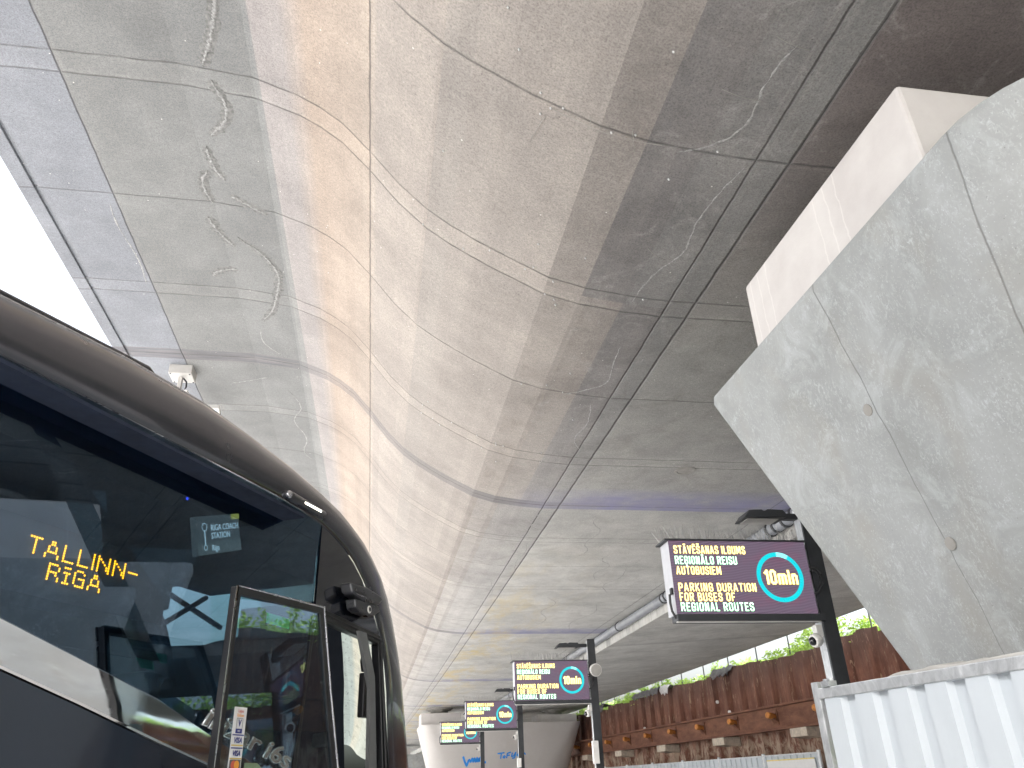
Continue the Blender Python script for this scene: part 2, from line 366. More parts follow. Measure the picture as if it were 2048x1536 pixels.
M['mon_tag'] = emit('dim_yellow_tag', (0.6, 0.45, 0.10), 0.6)
M['paper'] = plain('white_sticker', (0.72, 0.72, 0.72), 0.5, var=0.03)
M['navy'] = plain('navy_print', (0.02, 0.03, 0.20), 0.5)
M['gold'] = plain('gold_print', (0.55, 0.42, 0.10), 0.5)
M['redprint'] = plain('red_print', (0.55, 0.10, 0.06), 0.5)
M['orangeprint'] = plain('orange_print', (0.80, 0.35, 0.05), 0.5)
M['blueprint'] = plain('blue_print', (0.05, 0.35, 0.75), 0.5)
M['greyprint'] = plain('grey_print', (0.10, 0.10, 0.11), 0.5)
M['greenfilm'] = plain('green_sticker', (0.02, 0.42, 0.22), 0.5)
M['softyellow'] = plain('pale_yellow_sticker', (0.62, 0.64, 0.38), 0.5)

M['frit'] = plain('navy_reflection_border', (0.020, 0.032, 0.070), 0.95)  # navy reflection of the soffit is put into this colour
M['frit'].node_tree.nodes['Principled BSDF'].inputs['Specular IOR Level'].default_value = 0.0
M['doorblack'] = plain('black_door_paint', (0.010, 0.011, 0.014), 0.4, var=0.1)
M['viewblock'] = plain('navy_blocking_sheet', (0.016, 0.022, 0.036), 0.85)
# ------------------------------------------------------------------ mesh helpers
class MB:
    def __init__(s): s.bm = bmesh.new(); s.uvl = None
    def box(s, x0, x1, y0, y1, z0, z1, mat=None):
        c = [(x0, y0, z0), (x1, y0, z0), (x1, y1, z0), (x0, y1, z0), (x0, y0, z1), (x1, y0, z1), (x1, y1, z1), (x0, y1, z1)]
        v = [s.bm.verts.new(mat @ Vector(p) if mat else p) for p in c]
        for f in ((3, 2, 1, 0), (4, 5, 6, 7), (0, 1, 5, 4), (1, 2, 6, 5), (2, 3, 7, 6), (3, 0, 4, 7)):
            s.bm.faces.new([v[i] for i in f])
        return s
    def prism(s, pts, d, mat=None):            # pts 3D polygon, extruded by vector d
        a = [s.bm.verts.new(mat @ Vector(p) if mat else p) for p in pts]
        b = [s.bm.verts.new((mat @ (Vector(p) + Vector(d))) if mat else Vector(p) + Vector(d)) for p in pts]
        n = len(pts)
        s.bm.faces.new(a[::-1]); s.bm.faces.new(b)
        for i in range(n): s.bm.faces.new((a[i], a[(i + 1) % n], b[(i + 1) % n], b[i]))
        return s
    def tube(s, path, r, n=8, closed=False):
        path = [Vector(p) for p in path]; rings = []
        rr = r if isinstance(r, (list, tuple)) else [r] * len(path)
        for i, p in enumerate(path):
            t = (path[min(i + 1, len(path) - 1)] - path[max(i - 1, 0)]).normalized()
            up = Vector((0, 0, 1)) if abs(t.z) < 0.95 else Vector((1, 0, 0))
            a = t.cross(up).normalized(); b = a.cross(t)
            rings.append([s.bm.verts.new(p + (a * math.cos(2 * math.pi * k / n) + b * math.sin(2 * math.pi * k / n)) * rr[i]) for k in range(n)])
        for i in range(len(rings) - 1):
            for k in range(n): s.bm.faces.new((rings[i][k], rings[i][(k + 1) % n], rings[i + 1][(k + 1) % n], rings[i + 1][k]))
        s.bm.faces.new(rings[0][::-1]); s.bm.faces.new(rings[-1])
        return s
    def lathe(s, c, axis, prof, n=24):          # prof: (distance along axis, radius)
        c = Vector(c); ax = Vector(axis).normalized()
        up = Vector((0, 0, 1)) if abs(ax.z) < 0.9 else Vector((1, 0, 0))
        a = ax.cross(up).normalized(); b = ax.cross(a); rings = []
        for d, r in prof:
            rings.append([s.bm.verts.new(c + ax * d + (a * math.cos(2 * math.pi * k / n) + b * math.sin(2 * math.pi * k / n)) * max(r, 1e-4)) for k in range(n)])
        for i in range(len(rings) - 1):
            for k in range(n): s.bm.faces.new((rings[i][k], rings[i][(k + 1) % n], rings[i + 1][(k + 1) % n], rings[i + 1][k]))
        s.bm.faces.new(rings[0][::-1]); s.bm.faces.new(rings[-1])
        return s
    def grid(s, rows, close=False):
        vs = [[s.bm.verts.new(p) for p in r] for r in rows]
        for i in range(len(vs) - 1):
            for k in range(len(vs[i]) - 1): s.bm.faces.new((vs[i][k], vs[i][k + 1], vs[i + 1][k + 1], vs[i + 1][k]))
        return s
    def quad(s, *p): s.bm.faces.new([s.bm.verts.new(q) for q in p]); return s
    def mesh(s, name, mat, smooth=False, angle=None):
        bmesh.ops.recalc_face_normals(s.bm, faces=s.bm.faces)
        me = bpy.data.meshes.new(name); s.bm.to_mesh(me); s.bm.free()
        if mat: me.materials.append(mat)
        if smooth:
            me.polygons.foreach_set('use_smooth', [True] * len(me.polygons))
            if angle is not None: me.set_sharp_from_angle(angle=R(angle))
        return me
    def build(s, name, mat, parent=None, smooth=False, angle=35, bevel=0.0, loc=None):
        o = link(name, s.mesh(name, mat, smooth, angle), parent, loc)
        if bevel:
            b = o.modifiers.new('bevel', 'BEVEL'); b.width = bevel; b.segments = 2; b.limit_method = 'ANGLE'
        return o

def link(name, me, parent=None, loc=None):
    o = bpy.data.objects.new(name, me); COL.objects.link(o)
    if parent: o.parent = parent
    if loc: o.location = loc
    return o
def tag(o, label=None, cat=None, group=None, kind=None):
    for k, v in (('label', label), ('category', cat), ('group', group), ('kind', kind)):
        if v: o[k] = v
    return o
def empty(name, loc=(0, 0, 0), rz=0.0):
    o = bpy.data.objects.new(name, None); COL.objects.link(o); o.location = loc; o.rotation_euler = (0, 0, rz)
    o.empty_display_size = 0.3
    return o
def copy_tree(o, parent=None):
    c = o.copy(); COL.objects.link(c); c.parent = parent
    for ch in list(o.children): copy_tree(ch, c)
    return c

def text_mesh(body, size, mat, depth=0.002, sx=1.0, bold=0.0, align='LEFT', shear=0.0, spacing=1.0, bev=0.0):
    cu = bpy.data.curves.new('lettering', 'FONT'); cu.body = body; cu.size = size
    cu.extrude = depth; cu.offset = bold; cu.align_x = align; cu.shear = shear; cu.space_character = spacing
    cu.resolution_u = 3; cu.bevel_depth = bev; cu.bevel_resolution = 2
    o = bpy.data.objects.new('lettering', cu); COL.objects.link(o)
    dg = bpy.context.evaluated_depsgraph_get(); dg.update()
    me = bpy.data.meshes.new_from_object(o.evaluated_get(dg)); bpy.data.objects.remove(o); bpy.data.curves.remove(cu)
    me.transform(Matrix.Rotation(R(90), 4, 'X') @ Matrix.Diagonal((sx, 1, 1, 1)))     # reads along +x, up +z, faces -y
    me.materials.clear(); me.materials.append(mat)
    return me

# ------------------------------------------------------------------ ground
g = MB(); g.quad((-1200, -1200, 0), (1200, -1200, 0), (1200, 1200, 0), (-1200, 1200, 0))
tag(g.build('ground', M['ground']), kind='structure')
def wallx(y): return 19.0 - 0.058 * y
g = MB(); g.prism([(wallx(-40) + 0.9, -40, 0.02), (wallx(160) + 0.9, 160, 0.02), (200, 160, 0.02), (200, -40, 0.02)], (0, 0, 5.5))
tag(g.build('grass_bank', M['earth']), kind='structure')

# ------------------------------------------------------------------ bridge deck
def bend(y): return -1.2e-4 * y * y if y > 0 else 0.0
SEC = [(-5.48, 9.55), (-5.27, 9.56), (-5.265, 9.60), (-5.215, 9.60), (-5.21, 9.57), (-4.18, 9.565), (-2.75, 9.55), (-1.85, 9.44), (-1.28, 9.215), (-1.0, 9.045), (-0.72, 8.82),
       (-0.36, 8.40), (0.0, 7.93), (0.345, 7.575), (0.62, 7.37), (0.88, 7.20), (1.17, 7.03), (1.45, 6.88), (1.74, 6.73), (2.16, 6.61), (2.68, 6.54), (3.17, 6.50), (5.0, 6.5), (8.6, 6.5),
       (8.62, 6.0), (10.5, 6.08), (13.0, 6.22), (15.9, 6.36), (16.1, 6.40), (16.3, 8.0), (16.3, 10.6), (-5.55, 10.6)]
bm = bmesh.new(); uvl = bm.loops.layers.uv.new('UVMap')
ys = [-14, -8, -4, -1] + [0.6 * i for i in range(0, 60)] + [36 + 3 * i for i in range(48)]
rows = []
for y in ys:
    rows.append([bm.verts.new((x + bend(y), y, z)) for x, z in SEC])
n = len(SEC)
for i in range(len(ys) - 1):
    for k in range(n):
        k2 = (k + 1) % n
        f = bm.faces.new((rows[i][k], rows[i][k2], rows[i + 1][k2], rows[i + 1][k]))
        for lp, (yy, kk) in zip(f.loops, ((i, k), (i, k2), (i + 1, k2), (i + 1, k))):
            lp[uvl].uv = (SEC[kk][0], ys[yy])
        f.smooth = False
for rr in (rows[0], rows[-1]): bm.faces.new(rr)
bmesh.ops.recalc_face_normals(bm, faces=bm.faces)
me = bpy.data.meshes.new('bridge_deck'); bm.to_mesh(me); bm.free(); me.materials.append(M['deck'])
deck = link('bridge_deck', me)
tag(deck, 'long curved grey and tan concrete viaduct underside overhead', 'bridge deck')

SX = [s[0] for s in SEC[5:24]]; SZ = [s[1] for s in SEC[5:24]]
def soffit(u):
    for i in range(len(SX) - 1):
        if SX[i] <= u <= SX[i + 1]:
            k = (u - SX[i]) / (SX[i + 1] - SX[i]); return SZ[i] + k * (SZ[i + 1] - SZ[i])
    return SZ[0] if u < SX[0] else SZ[-1]
rnd = random.Random(5)
def ribbon(mb, pts, width, lift, jag=0.5, step=0.035):
    P = []
    for _ in range(3):
        Q = [pts[0]]
        for a, b in zip(pts[:-1], pts[1:]):
            Q += [(a[0] * .75 + b[0] * .25, a[1] * .75 + b[1] * .25), (a[0] * .25 + b[0] * .75, a[1] * .25 + b[1] * .75)]
        pts = Q + [pts[-1]]
    for (a, b) in zip(pts[:-1], pts[1:]):
        L = math.hypot(b[0] - a[0], b[1] - a[1]); m = max(1, int(L / step))
        for i in range(m): P.append((a[0] + (b[0] - a[0]) * i / m, a[1] + (b[1] - a[1]) * i / m))
    P.append(pts[-1])
    # smooth the polyline
    for _ in range(6):
        P = [P[0]] + [((P[i - 1][0] + 2 * P[i][0] + P[i + 1][0]) / 4, (P[i - 1][1] + 2 * P[i][1] + P[i + 1][1]) / 4) for i in range(1, len(P) - 1)] + [P[-1]]
    rows = []
    for i, p in enumerate(P):
        q = P[min(i + 1, len(P) - 1)]; o = P[max(i - 1, 0)]
        d = Vector((q[0] - o[0], q[1] - o[1])).normalized(); nn = Vector((-d.y, d.x))
        taper = min(1.0, 4.0 * min(i, len(P) - 1 - i) / len(P) + 0.25)
        w1 = width * taper * (1 + jag * rnd.uniform(-1, 1)); w2 = width * taper * (1 + jag * rnd.uniform(-1, 1)); row = []
        off = nn * width * 0.5 * jag * rnd.uniform(-1, 1)
        for k, l in ((w1, 0.001), (w1 * 0.5, lift * rnd.uniform(0.5, 1.3)), (-w2 * 0.5, lift * rnd.uniform(0.5, 1.3)), (-w2, 0.001)):
            u = p[0] + nn.x * k + off.x; v = p[1] + nn.y * k + off.y
            row.append((u + bend(v), v, soffit(u) - l))
        rows.append(row)
    mb.grid(rows)
CR = [[(-2.10, 5.6), (-2.11, 6.14), (-2.33, 6.8), (-2.44, 7.05)], [(-2.37, 7.25), (-2.34, 7.37), (-2.23, 7.62), (-2.3, 7.95), (-2.56, 8.24)], [(-2.66, 8.45), (-2.61, 8.92), (-2.50, 9.1)],
      [(-2.72, 8.95), (-2.87, 9.25), (-2.77, 9.66)], [(-2.48, 9.42), (-2.2, 9.6), (-1.97, 9.74)], [(-2.9, 10.0), (-2.8, 10.4), (-2.6, 10.7)],
      [(-2.52, 10.44), (-2.13, 10.8), (-1.93, 11.3), (-2.0, 11.7), (-2.15, 12.48), (-2.42, 12.95)], [(-3.1, 11.6), (-2.95, 11.4), (-2.65, 11.35)]]
for p in CR:
    c = MB(); ribbon(c, p, 0.026, 0.012, 0.6, 0.02); cs = c.build('crack_sealing', M['seal'], deck, True, 80)
    c = MB(); ribbon(c, p, 0.075, 0.004, 0.3, 0.06); c.build('damp_edge', M['crackdark'], cs, True, 80)
LM = [[(2.95, 3.6), (2.85, 4.0), (2.95, 4.4), (2.75, 4.7), (2.45, 4.85)], [(3.1, 4.9), (3.0, 5.3), (2.95, 5.8), (3.05, 6.2), (2.8, 6.6), (2.75, 7.2)], [(2.9, 8.2), (2.95, 8.8), (3.05, 9.2), (2.75, 9.5), (2.5, 9.7)],
      [(2.95, 9.9), (3.1, 10.6), (2.95, 11.2), (3.2, 11.6)], [(3.05, 14.9), (3.3, 15.4), (3.1, 15.9), (3.4, 16.2)], [(4.5, 14.9), (4.4, 15.6), (4.9, 16.2), (4.6, 17.2), (5.0, 17.8), (4.7, 18.6)],
      [(5.6, 18.0), (5.4, 18.7), (6.0, 19.2), (5.6, 20.0), (5.9, 20.8)], [(6.4, 19.5), (6.6, 20.6), (6.2, 21.4), (6.7, 22.4)], [(5.0, 23), (5.6, 24), (5.1, 25.2), (5.8, 26.4), (5.5, 28)],
      [(6.8, 24), (7.2, 25.5), (6.6, 27), (7.0, 28.6)], [(4.4, 7.6), (4.9, 8.4), (5.6, 9.0)], [(3.3, 17.2), (3.45, 18), (3.3, 18.8), (3.5, 20)],
      [(-2.6, 15.3), (-2.9, 15.5), (-3.4, 15.7)], [(-2.2, 15.8), (-1.9, 16.6), (-2.3, 17.4), (-1.9, 18.4), (-2.2, 19.4), (-1.8, 20)], [(-2.5, 13.3), (-2.55, 13.8), (-2.2, 14.2)],
      [(-4.3, 9.9), (-4.35, 10.4), (-4.22, 11.2), (-4.28, 12.0)], [(3.0, 21), (3.3, 22.5), (3.1, 24)], [(9.5, 18), (9.8, 19.5), (9.4, 21)]]
for p in LM:
    c = MB(); ribbon(c, p, 0.009, 0.004, 1.0, 0.04); c.build('lime_streak', M['lime'], deck, True, 80)
# bent wires and nail heads left in the joints of the haunch
c = MB()
wires = [((1.30, 4.84), (2.30, 4.80)), ((1.62, 4.72), (1.66, 4.86)), ((2.0, 4.70), (2.06, 4.9)), ((1.28, 4.95), (1.20, 5.3)), ((2.55, 4.1), (2.9, 4.15)), ((2.75, 3.55), (3.05, 3.62)), ((2.6, 6.2), (2.85, 6.35))]
for a, b in wires:
    pts = []
    for i in range(7):
        k = i / 6; u = a[0] + (b[0] - a[0]) * k + rnd.uniform(-.01, .01); v = a[1] + (b[1] - a[1]) * k
        pts.append((u, v, soffit(u) - 0.008 - 0.02 * math.sin(k * 3.14)))
    c = MB(); c.tube(pts, 0.0032, 5); c.build('tie_wire', M['bearing'], deck, True, 60)
for i in range(44):
    v = rnd.uniform(3.4, 13); u = rnd.uniform(0.3, 2.9)
    if i % 3: v = 4.76 + 4.85 * rnd.choice((0, 1)) + rnd.choice((0.03, 2.33, 2.66)) + rnd.uniform(-.06, .06)
    z = soffit(u); c = MB(); c.lathe((u + bend(v), v, z + 0.004), (0.25, 0, -1), [(0, 0.010), (0.012, 0.012), (0.022, 0.006)], 7); c.build('nail_head', M['spike'], deck, True, 60)
# round drain plate in the soffit
c = MB(); c.lathe((5.35 + bend(12.4), 12.4, 6.502), (0, 0, -1), [(0, 0.20), (0.012, 0.20), (0.016, 0.15), (0.006, 0.14), (0.006, 0.02)], 28)
c.build('drain_plate', M['bearing'], deck, True, 40)

# ------------------------------------------------------------------ drain pipe hung along the step of the soffit
pr = empty('drain_pipe', (8.42, 20, 6.33)); tag(pr, 'grey drain pipe running along the step of the bridge soffit', 'pipe')
c = MB(); c.tube([(8.42 + bend(y) - 8.42, y - 20, 0) for y in range(-4, 100, 4)], 0.14, 16); c.build('pipe', M['pipe'], pr, True, 40)
for y in [14.2, 14.6, 15.0, 15.3, 21.6, 22.0, 22.3, 27.0, 34.5, 34.9, 35.2, 36.5, 43, 50, 57]:
    c = MB(); c.lathe((bend(y), y - 20, 0), (0, 1, 0), [(0, 0.150), (0.01, 0.162), (0.07, 0.162), (0.08, 0.150)], 16); c.build('pipe_clamp', M['anthracite'], pr, True, 40)

# ------------------------------------------------------------------ piers
def pier_mesh():
    bm = bmesh.new(); uvl = bm.loops.layers.uv.new('UVMap')
    zs = [0.0, 1.9, 2.33, 2.9, 3.5, 4.1, 4.7, 5.22, 5.30]
    rings = []; info = []
    NS = 8
    for zi, z in enumerate(zs):
        zz = max(z, 1.9); k = (5.30 - zz) / 2.97
        inset = 0.03 if zi == len(zs) - 1 else 0.0
        xl = 3.5 + 0.2525 * (5.3 - zz) + inset; xr = 15.0 - 0.2525 * (5.3 - zz) - inset
        hy = 2.38 - 1.18 * k - inset; y0 = 4.85 - hy; y1 = 4.85 + hy
        ring = []; inf = []
        def corner(cx, cy, sx, sy, rx, ry, flip, flat):
            pts = []
            for i in range(NS + 1):
                a = math.pi / 2 * i / NS
                ex, ey = 1 - math.cos(a), 1 - math.sin(a)         # a=0 : on the x side, a=90 : on the y side
                lx, ly = i / NS, 1 - i / NS
                fx = ex * (1 - flat) + lx * flat; fy = ey * (1 - flat) + ly * flat
                pts.append((cx + sx * rx * fx, cy + sy * ry * fy, i))
            return pts[::-1] if flip else pts
        pass; rxn = 0.7 + 1.3 * k; ryn = 0.75 + 0.35 * k; flat = 0.0
        y1 += 0.05
        a = corner(xl, y0, 1, 1, rxn, ryn, False, flat)       # near left: start on the x side
        b = corner(xr, y0, -1, 1, rxn, ryn, True, flat)
        cc = corner(xr, y1, -1, -1, 0.25, 0.25, False, 0)
        d = corner(xl, y1, 1, -1, 0.14, 0.14, True, 0)
        side = [(xl, y1 - 0.14 - (y1 - y0 - 0.14 - ryn) * i / 6.0) for i in range(1, 6)]
        seq = [(p[0], p[1]) for p in a] + [(p[0], p[1]) for p in b] + [(p[0], p[1]) for p in cc] + [(p[0], p[1]) for p in d] + side
        rings.append([bm.verts.new((x, y, z)) for x, y in seq])
        uu = []
        for x, y in seq:
            if x < xl + rxn + 0.01: uu.append(-(y - 4.96) / (0.745 * hy))   # boards on the long left side
            else: uu.append(1.6 + rxn * 0.9 + (x - xl) / 2.6)
        info.append((uu, z))
    m = len(rings[0])
    for i in range(len(zs) - 1):
        for k in range(m):
            k2 = (k + 1) % m
            f = bm.faces.new((rings[i][k], rings[i][k2], rings[i + 1][k2], rings[i + 1][k])); f.smooth = True
            for lp, (ii, kk) in zip(f.loops, ((i, k), (i, k2), (i + 1, k2), (i + 1, k))): lp[uvl].uv = (info[ii][0][kk], info[ii][1])
    bm.faces.new(rings[0]); bm.faces.new(rings[-1])
    bmesh.ops.recalc_face_normals(bm, faces=bm.faces)
    me = bpy.data.meshes.new('pier_body'); bm.to_mesh(me); bm.free(); me.materials.append(M['pier'])
    me.set_sharp_from_angle(angle=R(40))
    return me
def make_pier():
    r = empty('bridge_pier', (9.25, 4.85, 0))
    me = pier_mesh(); me.transform(Matrix.Translation((-9.25, -4.85, 0))); link('pier_body', me, r)
    for x0, x1, z1, zt in ((3.60, 6.4, 6.1, 6.5), (12.0, 14.85, 5.85, 6.25)):
        c = MB(); c.box(x0 - 9.25, x1 - 9.25, 3.52 - 4.85, 6.17 - 4.85, 5.29, z1)
        p = c.build('pedestal', M['pedestal'], r, bevel=0.03)
        cx = (x0 + x1) / 2 - 9.25
        c = MB(); c.lathe((cx, 0, z1 - 0.003), (0, 0, 1), [(0, 0.75), (0.08, 0.75), (0.082, 0.62), ((zt - z1) * 0.55, 0.62), ((zt - z1) * 0.56, 0.85), (zt - z1 - 0.09, 0.85), (zt - z1 - 0.085, 1.0), (zt - z1 + 0.01, 1.0)], 32)
        c.build('bearing', M['bearing'], r, True, 40)
    for x, y, z in ((3.786, 5.038, 4.154), (4.066, 4.915, 3.033)):
        c = MB(); c.lathe((x + 0.004 - 9.25, y - 4.85, z), (-0.97, 0, -0.245), [(0, 0.05), (0.006, 0.05), (0.009, 0.04)], 20)
        c.build('tie_hole_plug', M['bearing'], r, True, 40)
    return r
pier = make_pier()
tag(pier, 'huge pale concrete hammerhead pier filling the right edge, behind the near white hoarding', 'bridge pier', 'concrete piers under the bridge')
p2 = copy_tree(pier); p2.location = (9.25 - 0.45, 60.5, 0)
tag(p2, 'distant concrete pier with blue graffiti, standing behind the row of lit displays', 'bridge pier')
lit_pier_me = None
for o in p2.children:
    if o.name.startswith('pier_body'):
        o.data = o.data.copy(); o.data.materials[0] = M['pier_lit']; lit_pier_me = o.data
p3 = copy_tree(pier); p3.location = (9.25 - 1.6, 116.5, 0)
tag(p3, 'farthest concrete pier, a sliver seen just past the front edge of the coach', 'bridge pier')
# graffiti on the second pier (front face y = 60.5 - hy)
def graf(strokes, x0, z0, s, w):
    c = MB()
    for st in strokes:
        pts = []
        for a, b in zip(st[:-1], st[1:]):
            for i in range(6): pts.append((a[0] + (b[0] - a[0]) * i / 6, a[1] + (b[1] - a[1]) * i / 6))
        pts.append(st[-1])
        rows = []
        for i, p in enumerate(pts):
            q = pts[min(i + 1, len(pts) - 1)]; o = pts[max(i - 1, 0)]
            d = Vector((q[0] - o[0], q[1] - o[1])); d = d.normalized() if d.length else Vector((1, 0)); nn = Vector((-d.y, d.x)) * w
            row = []
            for k in (1, -1):
                x = x0 + s * p[0] + nn.x * k; z = z0 + s * p[1] + nn.y * k
                hy = 2.38 - 1.18 * (5.30 - max(z, 1.9)) / 2.97
                row.append((x, 60.5 - hy - 0.006, z))
            rows.append(row)
        c.grid(rows)
    return c
T1 = [[(0, 1), (0.25, 0.35), (0.5, -0.15), (0.75, 0.5), (0.95, 0.62)], [(0.95, 0.25), (1.3, 0.8)], [(1.3, 0.25), (1.55, 0.75), (1.65, 0.3), (1.95, 0.85)], [(1.8, 0.3), (2.5, 0.95)], [(2.0, 0.35), (2.7, 0.85), (2.1, 0.6), (2.75, 0.8), (2.3, 0.4), (3.1, 0.2)]]
T2 = [[(0, 0.85), (1.0, 0.95)], [(0.55, 0.9), (0.45, 0.2)], [(0.9, 0.55), (0.8, 0.35), (1.0, 0.3), (1.1, 0.5), (0.9, 0.58)], [(1.4, 0.9), (1.3, 0.25)], [(1.4, 0.85), (1.9, 1.0)], [(1.35, 0.6), (1.75, 0.62)], [(2.1, 0.95), (2.0, 0.45), (2.3, 0.5), (2.6, 1.0), (2.45, 0.3), (2.1, 0.2)], [(2.9, 0.85), (2.95, 0.4)], [(2.7, 0.6), (3.4, 0.7), (3.7, 0.9), (4.0, 0.65)]]
gr = graf(T1, 6.1, 2.75, 0.52, 0.07).build('graffiti', M['graffiti']); gr.parent = p2; gr.location = -p2.location
gr = graf(T2, 8.5, 2.95, 0.5, 0.045).build('graffiti', M['graffiti']); gr.parent = p2; gr.location = -p2.location

# ------------------------------------------------------------------ bold condensed display lettering, drawn as strokes
def _o(x0, x1, y0, y1, c=0.11): return [(x0, y0 + c), (x0, y1 - c), (x0 + c, y1), (x1 - c, y1), (x1, y1 - c), (x1, y0 + c), (x1 - c, y0), (x0 + c, y0), (x0, y0 + c)]
_W = 0.36
def _w(pts): return pts
ST = {'S': (_W, [[(_W, .78), (_W, .9), (.27, 1), (.09, 1), (0, .9), (0, .66), (.08, .56), (.28, .44), (_W, .34), (_W, .1), (.27, 0), (.09, 0), (0, .1), (0, .22)]]),
      'T': (_W, [[(0, 1), (_W, 1)], [(.18, 1), (.18, 0)]]), 'A': (.40, [[(0, 0), (.17, 1), (.23, 1), (.40, 0)], [(.06, .28), (.34, .28)]]),
      'V': (.40, [[(0, 1), (.18, 0), (.22, 0), (.40, 1)]]), 'E': (.31, [[(.31, 1), (0, 1), (0, 0), (.31, 0)], [(0, .52), (.27, .52)]]),
      'N': (_W, [[(0, 0), (0, 1), (.06, 1), (.30, 0), (_W, 0), (_W, 1)]]), 'I': (0.0, [[(0, 0), (0, 1)]]), 'L': (.29, [[(0, 1), (0, 0), (.29, 0)]]),
      'G': (_W, [[(_W, .76), (_W, .9), (.27, 1), (.09, 1), (0, .9), (0, .1), (.09, 0), (.27, 0), (_W, .1), (_W, .48), (.2, .48)]]),
      'U': (_W, [[(0, 1), (0, .1), (.09, 0), (.27, 0), (_W, .1), (_W, 1)]]), 'M': (.50, [[(0, 0), (0, 1), (.05, 1), (.25, .2), (.45, 1), (.50, 1), (.50, 0)]]),
      'R': (_W, [[(0, 0), (0, 1), (.27, 1), (_W, .9), (_W, .6), (.27, .5), (0, .5)], [(.2, .5), (_W, 0)]]), 'O': (_W, [_o(0, _W, 0, 1)]),
      'B': (_W, [[(0, 0), (0, 1), (.25, 1), (.34, .9), (.34, .64), (.25, .54), (0, .54)], [(.25, .54), (_W, .42), (_W, .1), (.26, 0), (0, 0)]]),
      'P': (_W, [[(0, 0), (0, 1), (.27, 1), (_W, .9), (_W, .55), (.27, .45), (0, .45)]]), 'K': (_W, [[(0, 0), (0, 1)], [(_W, 1), (.04, .48)], [(.12, .58), (_W, 0)]]),
      'D': (_W, [[(0, 0), (0, 1), (.22, 1), (_W, .86), (_W, .14), (.22, 0), (0, 0)]]), 'F': (.29, [[(.29, 1), (0, 1), (0, 0)], [(0, .5), (.25, .5)]]),
      '1': (.16, [[(0, .84), (.16, 1), (.16, 0)]]), '0': (_W, [_o(0, _W, 0, 1)]), 'm': (.56, [[(0, 0), (0, .68)], [(0, .58), (.1, .68), (.2, .68), (.28, .58), (.28, 0)], [(.28, .58), (.38, .68), (.48, .68), (.56, .58), (.56, 0)]]),
      'i': (0.0, [[(0, 0), (0, .68)], [(0, .88), (0, 1.0)]]), 'n': (.32, [[(0, 0), (0, .68)], [(0, .56), (.1, .68), (.22, .68), (.32, .56), (.32, 0)]])}
DIA = {'Ā': ('A', [[(.10, 1.24), (.30, 1.24)]]), 'Ē': ('E', [[(.06, 1.24), (.27, 1.24)]]), 'Š': ('S', [[(.07, 1.32), (.18, 1.2), (.29, 1.32)]]), 'Ģ': ('G', [[(.20, -.2), (.16, -.34)]])}
def stroke_text(body, x0, z0, height, width, stroke, y, mat, name, parent):
    gap = 0.30; adv = []; x = 0.0
    for ch in body:
        if ch == ' ': x += 0.34; adv.append(None); continue
        b = DIA[ch][0] if ch in DIA else ch; adv.append(x); x += ST[b][0] + gap
    kx = width / (x - gap); c = MB(); k = 0; first = None
    for ch, ax in zip(body, adv):
        if ax is None:
            c.build(name, mat, parent); c = MB(); continue
        b, extra = (DIA[ch][0], DIA[ch][1]) if ch in DIA else (ch, [])
        for pl in list(ST[b][1]) + extra:
            P = [Vector((x0 + (ax + p[0]) * kx, z0 + p[1] * height)) for p in pl]
            for p, q in zip(P[:-1], P[1:]):
                d = q - p
                if d.length < 1e-6: continue
                d = d.normalized(); h = stroke / 2; nn = Vector((-d.y, d.x)) * h; p2_ = p - d * h * 0.9; q2 = q + d * h * 0.9
                yy = y - 0.00003 * (k % 40); k += 1
                c.quad((p2_.x + nn.x, yy, p2_.y + nn.y), (p2_.x - nn.x, yy, p2_.y - nn.y), (q2.x - nn.x, yy, q2.y - nn.y), (q2.x + nn.x, yy, q2.y + nn.y))
    return c.build(name, mat, parent)
